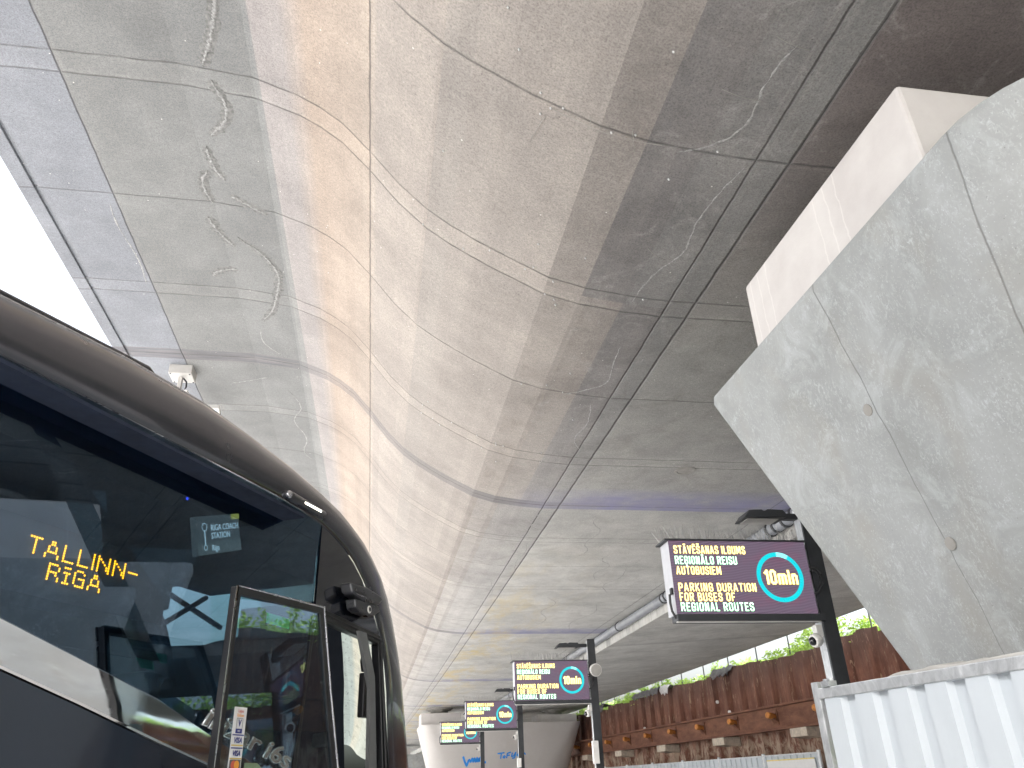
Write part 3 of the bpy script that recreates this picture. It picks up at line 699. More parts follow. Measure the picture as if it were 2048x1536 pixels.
# ------------------------------------------------------------------ display posts
def halo_text(body, size, x, z, mat, halo, cab, sx):
    me = text_mesh(body, size, halo, 0.0012, sx, 0.0115); o = link('lettering_fringe', me, cab, (x, -0.0045, z))
    me = text_mesh(body, size, mat, 0.0012, sx, 0.0035); o = link('lettering', me, cab, (x, -0.0075, z))
def make_post():
    # origin: ground under the left front edge of the cabinet
    r = empty('information_display')
    c = MB(); c.box(1.94, 2.10, 0.07, 0.25, 0, 4.78); c.build('post', M['galv'], r, bevel=0.008)
    c = MB(); c.box(1.925, 2.12, 0.03, 0.068, 0, 4.80); c.box(2.103, 2.12, 0.068, 0.25, 0, 4.80); c.build('post_cover', M['anthracite'], r, bevel=0.004)
    c = MB(); c.box(0, 1.87, 0.0, 0.30, 3.36, 4.27); cab = c.build('cabinet', M['cabinet'], r, bevel=0.006)
    c = MB(); c.box(0.0, 1.87, -0.004, -0.001, 3.358, 4.272); scr = c.build('screen', M['screen'], cab)
    z = 4.112; H = 0.146
    for body, mat, halo, dz in (('STĀVĒŠANAS ILGUMS', 'led_yellow', 'led_halo', 0), ('REĢIONĀLO REISU', 'led_green', 'led_halo2', -0.135), ('AUTOBUSIEM', 'led_yellow', 'led_halo', -0.265),
                                ('PARKING DURATION', 'led_yellow', 'led_halo', -0.475), ('FOR BUSES OF', 'led_yellow', 'led_halo', -0.595), ('REGIONAL ROUTES', 'led_green', 'led_halo2', -0.715)):
        tw = {'STĀVĒŠANAS ILGUMS': 0.97, 'REĢIONĀLO REISU': 0.835, 'AUTOBUSIEM': 0.60, 'PARKING DURATION': 1.035, 'FOR BUSES OF': 0.73, 'REGIONAL ROUTES': 0.96}[body]
        stroke_text(body, 0.068, z + dz, 0.090, tw - 0.02, 0.0205, -0.0055, M[halo], 'lettering_fringe', cab)
        stroke_text(body, 0.068, z + dz, 0.090, tw - 0.02, 0.0145, -0.0085, M[mat], 'lettering', cab)
    stroke_text('10min', 1.245, 3.735, 0.155, 0.42, 0.040, -0.0055, M['led_halo'], 'lettering_fringe', cab)
    stroke_text('10min', 1.245, 3.735, 0.155, 0.42, 0.031, -0.0085, M['led_yellow'], 'lettering', cab)
    def arc(a0, a1, mat, name):
        c = MB(); rows = []
        m = max(4, int(abs(a1 - a0) / 4))
        for i in range(m + 1):
            a = R(a0 + (a1 - a0) * i / m)
            rows.append([(1.445 + rr * math.sin(a), -0.007, 3.815 + rr * math.cos(a)) for rr in (0.262, 0.318)])
        c.grid(rows); c.build(name, mat, cab)
    arc(30, 360, M['led_cyan'], 'progress_ring'); arc(0, 30, M['led_cyan2'], 'progress_ring_start')
    c = MB(); c.box(-0.05, 1.89, -0.03, 0.33, 4.274, 4.292); c.build('roof_plate', M['anthracite'], cab)
    c = MB(); c.box(0.0, 1.96, -0.012, 0.20, 3.275, 3.356); c.build('lower_beam', M['anthracite'], r, bevel=0.006)
    c = MB(); c.box(0.0, 1.90, 0.02, 0.06, 3.262, 3.274); c.build('light_strip', M['white'], r)
    c = MB(); q = random.Random(3)
    for i in range(210):
        x = -0.05 + 1.93 * i / 210; y = q.uniform(0.02, 0.28); a = q.uniform(-0.07, 0.07) - 0.02; h = q.uniform(0.15, 0.22)
        c.tube([(x, y, 4.29), (x + a, y + q.uniform(-.06, .06), 4.29 + h)], 0.0022, 3)
    c.build('bird_spikes', M['spike'], cab)
    # cable loops on both flanks
    c = MB(); c.tube([(-0.02, 0.05, 3.62), (-0.045, 0.05, 3.60), (-0.05, 0.05, 3.50), (-0.04, 0.05, 3.40), (0.0, 0.05, 3.32), (0.03, 0.05, 3.30)], 0.016, 8); c.build('power_cable', M['black'], r, True)
    c = MB(); c.box(-0.03, -0.002, 0.02, 0.08, 3.60, 3.68); c.build('cable_gland', M['black'], r, bevel=0.004)
    c = MB(); c.tube([(1.87, 0.02, 3.95), (1.95, -0.03, 3.93), (2.0, -0.05, 3.85), (1.99, -0.05, 3.72), (1.93, -0.03, 3.63), (1.88, 0.0, 3.60)], 0.013, 8)
    c.tube([(1.87, 0.05, 3.90), (1.93, -0.02, 3.89), (1.97, -0.04, 3.82), (1.96, -0.04, 3.72), (1.91, -0.02, 3.66)], 0.010, 8); c.build('cable_loop', M['black'], r, True)
    c = MB(); c.box(1.872, 1.935, 0.07, 0.2, 3.40, 4.2); c.build('mount_bracket', M['galv'], r)
    # lamp head on a short arm
    c = MB(); c.prism([(1.10, -0.02, 4.60), (1.18, -0.02, 4.70), (1.36, -0.02, 4.71), (1.38, -0.02, 4.695), (1.42, -0.02, 4.695), (1.44, -0.02, 4.715), (1.66, -0.02, 4.71), (1.70, -0.02, 4.66), (1.70, -0.02, 4.61)], (0, 0.34, 0))
    lum = c.build('luminaire', M['anthracite'], r, bevel=0.01)
    c = MB(); c.box(1.16, 1.60, 0.03, 0.27, 4.590, 4.599); c.build('luminaire_lens', M['greyplastic'], lum)
    c = MB(); c.box(1.70, 1.925, 0.10, 0.20, 4.62, 4.70); c.build('lamp_arm', M['anthracite'], r, bevel=0.01)
    # dome camera
    c = MB(); c.box(1.86, 1.939, 0.10, 0.20, 3.10, 3.24); c.lathe((1.86, 0.13, 3.06), (-1, -0.25, -0.25), [(-0.03, 0.07), (0.0, 0.085), (0.055, 0.085), (0.075, 0.075), (0.08, 0.055)], 20)
    cm = c.build('security_camera', M['white'], r, True, 40)
    c = MB(); c.lathe((1.783, 0.111, 3.041), (-1, -0.25, -0.25), [(0, 0.055), (0.03, 0.045), (0.05, 0.025), (0.056, 0.005)], 16); c.build('camera_dome', M['lens'], cm, True, 60)
    return r
def add_speaker(r):
    c = MB(); c.lathe((2.05, 0.02, 4.06), (0.12, -1, -0.25), [(-0.05, 0.09), (0.0, 0.13), (0.10, 0.155), (0.13, 0.155), (0.135, 0.14)], 28); sp = c.build('loudspeaker', M['white'], r, True, 40)
    c = MB(); c.lathe((2.066, -0.113, 4.027), (0.12, -1, -0.25), [(0, 0.138), (0.005, 0.138)], 28); c.build('loudspeaker_grille', M['greyplastic'], sp, True, 40)
def add_box(r, z0=1.92, z1=2.42):
    c = MB(); c.box(1.84, 1.99, -0.09, 0.028, z0, z1); c.build('junction_box', M['white'], r, bevel=0.012)
post = make_post()
p_b = copy_tree(post); add_speaker(p_b); add_box(p_b)
p_c = copy_tree(post); add_box(p_c, 2.05, 2.35)
p_d = copy_tree(post)
for o, (x, y), lab in ((post, (3.585, 9.2), 'largest lit parking duration display, nearest, beside the big pier at right'), (p_b, (3.36, 20.0), 'second lit parking display with round white loudspeaker on its post'),
                       (p_c, (3.25, 30.4), 'third lit parking display, overlapping the farthest one behind it'), (p_d, (3.12, 40.6), 'smallest and farthest lit parking display, in front of the graffiti pier')):
    o.location = (x, y, 0); tag(o, lab, 'display', 'lit parking displays on posts')

# ------------------------------------------------------------------ sheet pile wall with wale and anchors
wr = empty('sheet_pile_wall', (wallx(40), 40, 0)); wr.rotation_euler = (0, 0, math.atan(0.058))
tag(wr, 'rusty brown sheet pile wall with a horizontal beam of anchors', 'retaining wall')
# local: y along the wall, x across (negative = towards the road)
top_steps = []
q = random.Random(11)
L0, L1 = -45.0, 80.0
c = MB(); y = L0; rows_b = []; prof = []
while y < L1:
    top = 5.98 - 0.006 * max(0.0, y + 8) + q.uniform(-0.06, 0.06) + (0.12 if 2.4 < (y % 9.0) < 6 else 0)
    prof.append((y, top)); y += 1.4
pts = []
for (y, t) in prof:
    for dy, x in ((0, -0.06), (0.34, -0.06), (0.46, -0.28), (0.94, -0.28), (1.06, -0.06)):
        pts.append((x, y + dy, t))
for a, b in zip(pts[:-1], pts[1:]):
    c.quad((a[0], a[1], 0), (b[0], b[1], 0), (b[0], b[1], a[2]), (a[0], a[1], a[2]))
bmesh.ops.remove_doubles(c.bm, verts=c.bm.verts, dist=1e-4)
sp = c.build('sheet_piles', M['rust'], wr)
so = sp.modifiers.new('thickness', 'SOLIDIFY'); so.thickness = 0.02
c = MB()
c.box(-0.62, -0.60 + 0.02, L0, L1, 3.16, 4.06)
c.box(-0.95, -0.62, L0, L1, 4.00, 4.08); c.box(-0.95, -0.62, L0, L1, 3.12, 3.20); c.box(-0.58, -0.30, L0, L1, 4.0, 4.07); c.box(-0.58, -0.30, L0, L1, 3.13, 3.19)
c.build('wale_beam', M['beam'], wr, bevel=0.01)
for i in range(-12, 12):
    yy = -3.8 + 3.5 * i
    c = MB(); c.box(-0.66, -0.62, yy - 0.18, yy + 0.26, 3.34, 3.92)
    c.prism([(-0.66, yy - 0.16, 3.40), (-0.66, yy + 0.20, 3.40), (-0.86, yy + 0.02, 3.60), (-0.86, yy - 0.08, 3.60)], (0, 0, 0.10))
    a = c.build('anchor_plate', M['beam'], wr)
    c = MB(); c.lathe((-0.66, yy, 3.66), (-1, -0.25, 0.12), [(0, 0.10), (0.22, 0.115), (0.23, 0.13), (0.42, 0.12), (0.43, 0.09)], 14); c.build('anchor_cap', M['orange'], a, True, 40)
    if i % 2 == 0:
        c = MB(); c.prism([(-0.10, yy + 0.9, 3.11), (-0.93, yy + 0.9, 3.11), (-0.93, yy + 0.9, 2.80), (-0.10, yy + 0.9, 2.72)], (0, 1.2, 0)); c.build('support_bracket', M['bracket'], wr)
for yy, z in ((-1.75, 4.72), (-3.7, 4.12), (7.0, 4.10), (16.8, 4.1)):
    c = MB(); c.lathe((-0.36 if z > 4.5 else -0.80, yy, z), (-1, 0, 0), [(0, 0.07), (0.06, 0.08), (0.1, 0.06)], 10); c.build('survey_mark', M['white'], wr, True)
# torn membrane scraps draped over the wall top
def scrap(y0, y1, drop, mat, lab, seed):
    q = random.Random(seed); c = MB(); rows = []; m = max(6, int((y1 - y0) / 0.18))
    for i in range(m + 1):
        y = y0 + (y1 - y0) * i / m; d = drop * (0.35 + 0.65 * abs(math.sin(i * 1.9 + seed))) * q.uniform(0.7, 1.1)
        if i in (0, m): d *= 0.3
        x = -0.36 + q.uniform(-.05, .05)
        rows.append([(x + 0.55, y, 6.03 + q.uniform(0, .04)), (x + 0.05, y, 6.14 + q.uniform(0, .10)), (x - 0.06, y + q.uniform(-.05, .05), 6.02), (x - 0.09 + q.uniform(-.05, .03), y + q.uniform(-.1, .1), 6.02 - d * 0.5), (x - 0.07 + q.uniform(-.06, .04), y + q.uniform(-.12, .12), 6.02 - d)])
    c.grid(rows); o = c.build('membrane_scrap', mat, None, True, 50)
    o.parent = None; o.matrix_world = Matrix.Translation((wallx(40), 40, 0)) @ Matrix.Rotation(math.atan(0.058), 4, 'Z')
    so = o.modifiers.new('thickness', 'SOLIDIFY'); so.thickness = 0.008
    tag(o, lab, 'membrane', 'torn membrane scraps on the wall top')
scrap(-3.6, -1.4, 0.30, M['tarp'], 'crumpled dark membrane folded over the rusty wall top, nearest to the big pier', 1)
scrap(4.0, 5.3, 0.45, M['tarplight'], 'pale grey membrane flap hanging from the rusty wall top below the shrubs', 2)
scrap(5.5, 9.5, 0.28, M['tarp'], 'long low dark membrane draped along the rusty wall top', 3)
scrap(15.2, 17.2, 0.42, M['tarp'], 'dark pointed membrane corner hanging on the wall just right of the second display post', 4)

# ------------------------------------------------------------------ far white hoarding, one thing per panel
def panel(name, length, rib, z1, post_d=0.075):
    r = empty(name); c = MB(); pts = []; y = 0.04
    while y < length - 0.05:
        for dy, x in ((0, 0), (0.10 * rib, 0), (0.16 * rib, -0.045), (0.42 * rib, -0.045), (0.48 * rib, 0), (1.0 * rib, 0)):
            pts.append((x, min(y + dy, length - 0.02)))
        y += rib
    dd = []
    for p in pts:
        if not dd or abs(p[1] - dd[-1][1]) + abs(p[0] - dd[-1][0]) > 1e-5: dd.append(p)
    rows = [[(p[0], p[1], 0.05), (p[0], p[1], z1 - 0.03)] for p in dd]
    c.grid(rows); s = c.build('corrugated_sheet', M['hoard'], r)
    so = s.modifiers.new('thickness', 'SOLIDIFY'); so.thickness = 0.004
    c = MB(); c.box(-0.062, 0.02, 0.0, length, z1 - 0.055, z1); c.build('top_rail', M['galv'], r, bevel=0.006)
    c = MB(); c.tube([(-0.02, 0, 0), (-0.02, 0, z1 + 0.06)], post_d * 0.5, 12); c.build('fence_post', M['galv'], r, True, 40)
    return r
fp = panel('hoarding_panel', 3.9, 0.46, 2.2, 0.14)
hy = [28.2 + 3.95 * i for i in range(7)]
for i, y in enumerate(hy):
    o = fp if i == 0 else copy_tree(fp)
    o.location = (17.27 - 0.058 * y, y, 0); o.rotation_euler = (0, 0, math.atan(0.058))
    tag(o, 'white corrugated hoarding panel in the far row at the foot of the rusty wall', 'hoarding', 'far white hoarding panels')
c = MB(); c.box(-0.02, 0.0, 0, 3.4, 1.6, 2.02); bn = c.build('banner', M['paper'])
bn.location = (17.27 - 0.058 * 28.4 - 0.09, 28.4, 0); bn.rotation_euler = (0, 0, math.atan(0.058))
tag(bn, 'pale banner with yellow top edge on the far hoarding', 'banner')
c = MB(); c.box(-0.026, -0.021, 0, 3.4, 1.98, 2.025); c.build('yellow_edge', M['yellow'], bn)

# ------------------------------------------------------------------ near white hoarding at right
def near_panel(length):
    r = empty('hoarding_panel'); c = MB(); pts = []; y = 0.035
    while y < length - 0.03:
        for dy, x in ((0, 0), (0.115, 0), (0.135, -0.032), (0.205, -0.032), (0.225, 0)):
            pts.append((x, min(y + dy, length - 0.02)))
        y += 0.225
    dd = []
    for p in pts:
        if not dd or abs(p[1] - dd[-1][1]) + abs(p[0] - dd[-1][0]) > 1e-5: dd.append(p)
    c.grid([[(p[0], p[1], 0.05), (p[0], p[1], 1.97)] for p in dd]); s = c.build('corrugated_sheet', M['hoard'], r)
    so = s.modifiers.new('thickness', 'SOLIDIFY'); so.thickness = 0.003
    c = MB(); c.box(-0.045, 0.012, 0.0, length, 1.945, 2.0); c.build('top_rail', M['galv'], r, bevel=0.005)
    c = MB(); c.box(-0.052, 0.0, -0.052, -0.002, 0, 2.035); c.build('fence_post', M['galv'], r, bevel=0.004)
    c = MB(); c.box(-0.035, 0.02, 0.05, 0.11, 2.0, 2.03); c.lathe((-0.008, 0.06, 2.028), (0, 0, 1), [(0, 0.014), (0.014, 0.014)], 6); c.lathe((-0.008, 0.10, 2.028), (0, 0, 1), [(0, 0.014), (0.014, 0.014)], 6)
    c.build('rail_clip', M['galv'], r)
    return r
na = near_panel(2.2); ang = math.atan2(-0.98, 0.21) - math.pi / 2
dirv = Vector((math.cos(ang + math.pi / 2), math.sin(ang + math.pi / 2), 0))
for i in range(3):
    o = na if i == 0 else copy_tree(na)
    pl = Vector((2.395, 4.20, 0)) + dirv * 2.255 * i
    o.location = pl; o.rotation_euler = (0, 0, ang); o.scale = (-1, 1, 1) if False else (1, 1, 1)
    tag(o, ['white corrugated hoarding panel in the bottom right corner, in front of the big pier', 'next white corrugated hoarding panel towards the viewer', 'white corrugated hoarding panel closest to the viewer'][i], 'hoarding', 'near white hoarding panels')
# grey tarpaulin bundled over the rail against the pier
c = MB(); q = random.Random(8); rows = []
for i in range(26):
    k = i / 25; y = 4.0 - 1.5 * k; x = 2.55 + 0.205 * (3.9 - y)
    h = 2.0 + 0.004 + 0.018 * math.sin(min(1, k * 2.2) * 3.1) * (0.6 + 0.4 * math.sin(i * 1.7)) + 0.03 * k
    rows.append([(x - 0.02, y, 1.99), (x - 0.01 + q.uniform(-.01, .01), y, h), (x + 0.10, y, h + q.uniform(-.012, .02)), (x + 0.22, y, h - 0.01), (x + 0.34, y, 1.80)])
c.grid(rows); tp = c.build('tarpaulin', M['greyplastic'], None, True, 60)
so = tp.modifiers.new('thickness', 'SOLIDIFY'); so.thickness = 0.006
tag(tp, 'crumpled pale tarpaulin lying behind the near hoarding rail below the pier', 'tarpaulin')

# ------------------------------------------------------------------ greenery and wire fence above the wall
def leaf_cluster(mb, c, rad, n, q, size):
    for _ in range(n):
        while True:
            d = Vector((q.uniform(-1, 1), q.uniform(-1, 1), q.uniform(-1, 1)))
            if d.length < 1: break
        p = Vector(c) + Vector((d.x * rad[0], d.y * rad[1], d.z * rad[2]))
        a = Vector((q.uniform(-1, 1), q.uniform(-1, 1), q.uniform(-0.8, 0.5))).normalized(); b = a.cross(Vector((q.uniform(-1, 1), q.uniform(-1, 1), q.uniform(-1, 1)))).normalized()
        s = size * q.uniform(0.6, 1.4)
        mb.quad(p, p + a * s * 0.5 + b * s * 0.22, p + a * s, p + a * s * 0.5 - b * s * 0.22)
def shrub(x, y, h, w, seed, mat, lab, group, leaf=0.17):
    q = random.Random(seed); r = empty('shrub', (x, y, 5.5)); st = MB(); lf = MB()
    for i in range(int(6 + w * 3)):
        a = q.uniform(0, 6.28); rr = w * q.uniform(0.1, 0.9); tip = Vector((math.cos(a) * rr, math.sin(a) * rr, h * q.uniform(0.5, 1.0)))
        base = Vector((tip.x * 0.45, tip.y * 0.45, 0)); mid = (base + tip) / 2 + Vector((q.uniform(-.1, .1), q.uniform(-.1, .1), 0.1))
        st.tube([base, mid, tip], [0.022, 0.014, 0.005], 5)
        for k in (0.35, 0.55, 0.75, 0.9, 1.0):
            p = base.lerp(tip, k); leaf_cluster(lf, p, (0.30, 0.30, 0.22), 26, q, leaf)
    leaf_cluster(lf, (0, 0, h * 0.2), (w, w, h * 0.35), int(130 * w), q, leaf)
    leaf_cluster(lf, (-0.2, 0, 0.55), (w * 0.8, w * 1.25, 0.34), int(330 * w), q, leaf)
    st.build('stems', M['bark'], r); lf.build('foliage', mat, r)
    tag(r, lab, 'shrub', group)
    return r
q = random.Random(21)
for i in range(17):
    y = 22.5 + i * 2.75 + q.uniform(-.7, .7)
    shrub(wallx(y) + q.uniform(1.1, 1.7), y, q.uniform(0.75, 1.15) + (0.6 if i in (2, 3, 7) else 0), q.uniform(1.2, 1.7), 100 + i, M['leaf'], 'bright green leafy shrub rising behind the top of the rusty wall', 'shrubs along the wall top')
for i in range(7):
    y = 1.0 + i * 3.0
    shrub(wallx(y) + 1.5, y, 1.5, 1.7, 150 + i, M['leaf'], 'bright green leafy shrub rising behind the top of the rusty wall', 'shrubs along the wall top')
def tree(x, y, h, w, seed, mat, lab):
    q = random.Random(seed); r = empty('tree', (x, y, 5.5)); st = MB(); lf = MB()
    st.tube([(0, 0, 0), (0.1, 0, h * 0.5), (0.05, 0.1, h * 0.85)], [0.16, 0.10, 0.03], 8)
    for i in range(26):
        a = q.uniform(0, 6.28); k = q.uniform(0.12, 1.0); rr = w * math.sin(min(1, k * 1.05) * 2.6) * q.uniform(0.3, 1.0) + 0.1
        p = Vector((math.cos(a) * rr, math.sin(a) * rr, h * k)); st.tube([(0.05, 0, h * k * 0.7), p * 0.6 + Vector((0, 0, h * k * 0.3)), p], [0.05, 0.03, 0.008], 5)
        leaf_cluster(lf, p, (w * 0.33, w * 0.33, h * 0.10), 90, q, 0.30)
    st.build('trunk', M['bark'], r); lf.build('crown', mat, r); tag(r, lab, 'tree', 'trees beyond the wall')
for i in range(15):
    y = 6 + i * 5.2 + q.uniform(-1, 1)
    tree(wallx(y) + 9 + q.uniform(0, 3), y + 6, q.uniform(2.0, 3.2), q.uniform(1.6, 2.4), 300 + i, M['leaf2'], 'soft green tree farther back, seen between the wall top and the bridge edge')
fpost = None
for i in range(15):
    y = 21.4 + i * 2.9
    if fpost is None:
        fr = empty('wire_fence_post'); c = MB(); c.tube([(0, 0, 0), (0, 0, 2.1)], 0.03, 6); c.build('post', M['wire'], fr)
        fpost = fr; o = fr
    else: o = copy_tree(fpost)
    o.location = (wallx(y) + 0.75, y, 5.3)
    tag(o, 'thin dark wire fence post standing above the rusty wall', 'fence post', 'wire fence posts above the wall')

# ------------------------------------------------------------------ floodlight under the left wing
fl = empty('floodlight', (-4.30, 15.0, 9.56)); tag(fl, 'grey floodlight on a bracket under the left edge of the bridge', 'floodlight')
c = MB(); c.box(-0.26, 0.20, -0.05, 0.40, -0.20, 0.005); c.build('mount_box', M['greyplastic'], fl, bevel=0.012)
c = MB()
for x in (-0.22, 0.16):
    for y in (-0.01, 0.36): c.lathe((x, y, -0.2), (0, 0, -1), [(0, 0.018), (0.012, 0.018)], 6)
c.build('bolt', M['trim'], fl)
c = MB(); c.box(-0.09, -0.01, 0.12, 0.22, -0.86, -0.2); c.build('arm', M['greyplastic'], fl, bevel=0.006)
c = MB(); c.tube([(0.01, 0.16, -0.22), (0.08, 0.16, -0.30), (0.09, 0.16, -0.42), (0.04, 0.16, -0.52)], 0.018, 8); c.build('cable', M['black'], fl, True)
c = MB(); c.box(-0.05, 0.16, 0.06, 0.30, -0.80, -0.52); c.build('driver_box', M['white'], fl, bevel=0.02)
hd = MB(); Mx = Matrix.Translation((0.42, 1.45, -0.42)) @ Matrix.Rotation(R(-28), 4, 'X')
hd.box(-0.30, 0.14, -0.20, 0.20, -0.05, 0.09, Mx); h = hd.build('lamp_head', M['white'], fl, bevel=0.02)
c = MB(); c.box(-0.26, 0.10, -0.16, 0.16, -0.058, -0.051, Mx); c.build('lamp_glass', plain('frosted_lamp_glass', (0.55, 0.62, 0.68), 0.2), h)
c = MB(); c.tube([(-0.05, 0.2, -0.8), (0.1, 0.8, -0.75), (0.36, 1.4, -0.42)], 0.03, 8); c.build('yoke', M['greyplastic'], fl, True)

# ------------------------------------------------------------------ the coach (local x forward, y to its left, z up; y = 0 is the right side)
bus = empty('coach', (-1.089, 4.628, 0), math.atan2(0.886, 0.464))
tag(bus, 'dark glossy coach with amber destination lettering and its door open', 'coach')
W = 2.55
def sc_in(s, z, y):
    k = 1 + y / 3.11; return (-3.595 + (s + 3.595) * k, 1.6 + (z - 1.6) * k)
Rr = [(-9, 3.60), (-3, 3.64), (-1.51, 3.665), (-0.76, 3.733), (-0.13, 3.748), (0.35, 3.718), (0.87, 3.666), (1.28, 3.600), (1.55, 3.545), (1.76, 3.471), (1.96, 3.39), (2.12, 3.291), (2.29, 3.165), (2.42, 3.017), (2.54, 2.82), (2.65, 2.596), (2.74, 2.38), (2.80, 2.171), (2.93, 1.732), (3.03, 1.1), (3.03, 0.35)]
G = [(-9, 3.40), (-3, 3.40), (-1.43, 3.40), (-0.9, 3.412), (-0.2, 3.418), (0.3, 3.42), (0.75, 3.42), (1.08, 3.405), (1.30, 3.385), (1.50, 3.345), (1.70, 3.285), (1.86, 3.21), (2.02, 3.10), (2.14, 2.99), (2.25, 2.85), (2.36, 2.69), (2.45, 2.50), (2.51, 2.30), (2.60, 1.73), (2.68, 1.1), (2.68, 0.35)]
def loft_y(i, f):       # cove between glass line and roof line
    g, r = G[i], sc_in(Rr[i][0], Rr[i][1], 0.10); return (g[0] + (r[0] - g[0]) * f, g[1] + (r[1] - g[1]) * f)
def side(flip):
    rows = []
    for i in range(len(G)):
        row = []
        for f, y in ((0, 0.0), (0.06, -0.012), (0.3, -0.012), (0.6, 0.002), (0.85, 0.04), (0.95, 0.075), (1.0, 0.115)):
            s_, z_ = loft_y(i, f)
            row.append((s_, W - y if flip else y, z_))
        rows.append(row)
    return rows
c = MB(); c.grid(side(False)); c.build('cove_panel', M['bronze'], bus, True, 50)
c = MB(); c.grid(side(True)); c.build('cove_panel', M['bronze'], bus, True, 50)
c = MB(); rows = []
prev = None; front_rows = []
for i in range(len(Rr)):
    yl = 0.175 * max(0.0, Rr[i][1] - 1.9)
    p = sc_in(Rr[i][0], Rr[i][1], 0.112 + yl); a = sc_in(*Rr[max(i - 1, 0)], 0.1); b = sc_in(*Rr[min(i + 1, len(Rr) - 1)], 0.1)
    t = Vector((b[0] - a[0], b[1] - a[1])).normalized(); nn = Vector((-t.y, t.x)); nn = nn if nn.y > -0.3 or nn.x > 0 else -nn
    amp = 0.05 + 0.20 * max(0.0, nn.x)
    row = []
    for y, f in ((0.115, 0), (0.2, 0.35), (0.4, 0.65), (0.8, 0.92), (W / 2, 1), (W - 0.8, 0.92), (W - 0.4, 0.65), (W - 0.2, 0.35), (W - 0.115, 0)):
        row.append((p[0] + nn.x * amp * f, 0.115 + yl + (y - 0.115) * (W - 0.23 - 2 * yl) / (W - 0.23), p[1] + nn.y * amp * f))
    front_rows.append(row)
c = MB(); c.grid(front_rows[:12]); ro = c.build('roof', M['bronze'], bus, True, 50)
c = MB(); c.grid(front_rows[11:20]); c.build('windscreen', M['glass_front'], bus, True, 50)
c = MB(); c.grid(front_rows[19:]); c.build('front_panel', M['paint'], bus, True, 50)
c = MB(); c.tube([(sc_in(a, b, 0.10 + 0.175 * (b - 1.9))[0], 0.10 + 0.175 * (b - 1.9), sc_in(a, b, 0.10 + 0.175 * (b - 1.9))[1] - 0.004) for a, b in Rr[:7]], [0.012] * 5 + [0.008, 0.003], 8); c.build('roof_edge_highlight', M['alu'], bus, True, 60)  # bright tube added to stand in for the highlight along the roof crease
# roof fairing seen as a dark strip above the roof edge
c = MB(); c.prism([sc_in(s_, z_, 0.46)[:1] + (0.46,) + sc_in(s_, z_, 0.46)[1:] for s_, z_ in ((-9, 3.5), (0.1, 3.68), (-0.15, 3.745), (-0.53, 3.757), (-0.57, 3.778), (-1.52, 3.705), (-9, 3.68))], (0, W - 0.92, 0)); c.build('roof_fairing', M['trim'], bus, bevel=0.02)
# side glass
bl = [(-9, 2.45), (-2.0, 2.45), (-1.55, 2.385), (-1.092, 2.292), (-0.663, 2.185), (-0.103, 2.045), (0.423, 1.868), (1.18, 1.62)]
top = [(1.335, 3.375), (1.08, 3.40), (0.75, 3.415), (0.3, 3.415), (-0.2, 3.413), (-0.9, 3.407), (-1.43, 3.395), (-9, 3.395)]
c = MB(); c.prism([(s, 0.002, z) for s, z in bl + [(1.22, 1.62), (1.30, 2.2)] + top], (0, 0.008, 0)); c.build('side_window', M['glass_side'], bus)
c = MB(); c.prism([(s, 0.014, z) for s, z in top[:-1] + [(-9, 3.395), (-9, 3.18), (-0.3, 3.21), (0.4, 3.235), (1.0, 3.25), (1.335, 3.25)]], (0, 0.01, 0)); c.build('window_border', M['frit'], bus)
c = MB(); c.prism([(s, 0.002, z) for s, z in [(1.352, 2.78), (2.36, 2.70), (2.245, 2.85), (2.13, 2.99), (2.01, 3.10), (1.85, 3.205), (1.69, 3.28), (1.49, 3.34), (1.352, 3.37)]], (0, 0.02, 0))
c.build('door_header_panel', plain('gloss_black_panel', (0.006, 0.008, 0.014), 0.06, coat=1.0), bus)
# chrome strip
ct = [(-2.6, 2.60), (-1.55, 2.395), (-1.092, 2.292), (-0.663, 2.188), (-0.103, 2.05), (0.423, 1.870), (1.25, 1.60)]
cb = [(-2.6, 2.36), (-1.55, 2.185), (-1.028, 2.084), (-0.604, 1.98), (-0.048, 1.835), (0.433, 1.718), (1.25, 1.50)]
rows = []
for a, b in zip(ct, cb):
    rows.append([(a[0] + (b[0] - a[0]) * f, y, a[1] + (b[1] - a[1]) * f) for f, y in ((0, 0.004), (0.025, -0.014), (0.06, -0.020), (0.30, -0.0215), (0.60, -0.0215), (0.93, -0.020), (0.975, -0.014), (1.0, 0.004))])
c = MB(); c.grid(rows); c.build('chrome_strip', M['chrome'], bus, True, 20)
c = MB(); c.prism([(s, 0.0, z) for s, z in cb + [(1.25, 0.35), (-9, 0.35), (-9, 2.36)]], (0, 0.05, 0)); c.build('body_side', M['paint'], bus)
c = MB(); c.prism([(-9, W - 0.06, 0.35)] + [(s, W - 0.06, z) for s, z in [(1.1, 0.35), (1.1, 3.38), (-9, 3.38)]], (0, 0.05, 0))
c.prism([(1.1, W - 0.06, 0.35), (2.66, W - 0.06, 0.35), (2.60, W - 0.06, 1.5), (1.1, W - 0.06, 1.5)], (0, 0.05, 0))
c.prism([(1.1, W - 0.06, 2.72), (2.32, W - 0.06, 2.72), (2.0, W - 0.06, 3.08), (1.3, W - 0.06, 3.36), (1.1, W - 0.06, 3.36)], (0, 0.05, 0)); c.build('far_side_wall', M['inner'], bus)
c = MB(); c.prism([(1.1, W - 0.03, 1.5), (2.60, W - 0.03, 1.5), (2.36, W - 0.03, 2.72), (1.1, W - 0.03, 2.72)], (0, 0.006, 0)); c.build('driver_window_blocker', M['viewblock'], bus)  # opaque sheet added in the window opening to shut out the sky
c = MB(); c.box(-9.0, -8.95, 0.06, W - 0.06, 0.35, 3.5); c.build('rear_wall', M['inner'], bus)
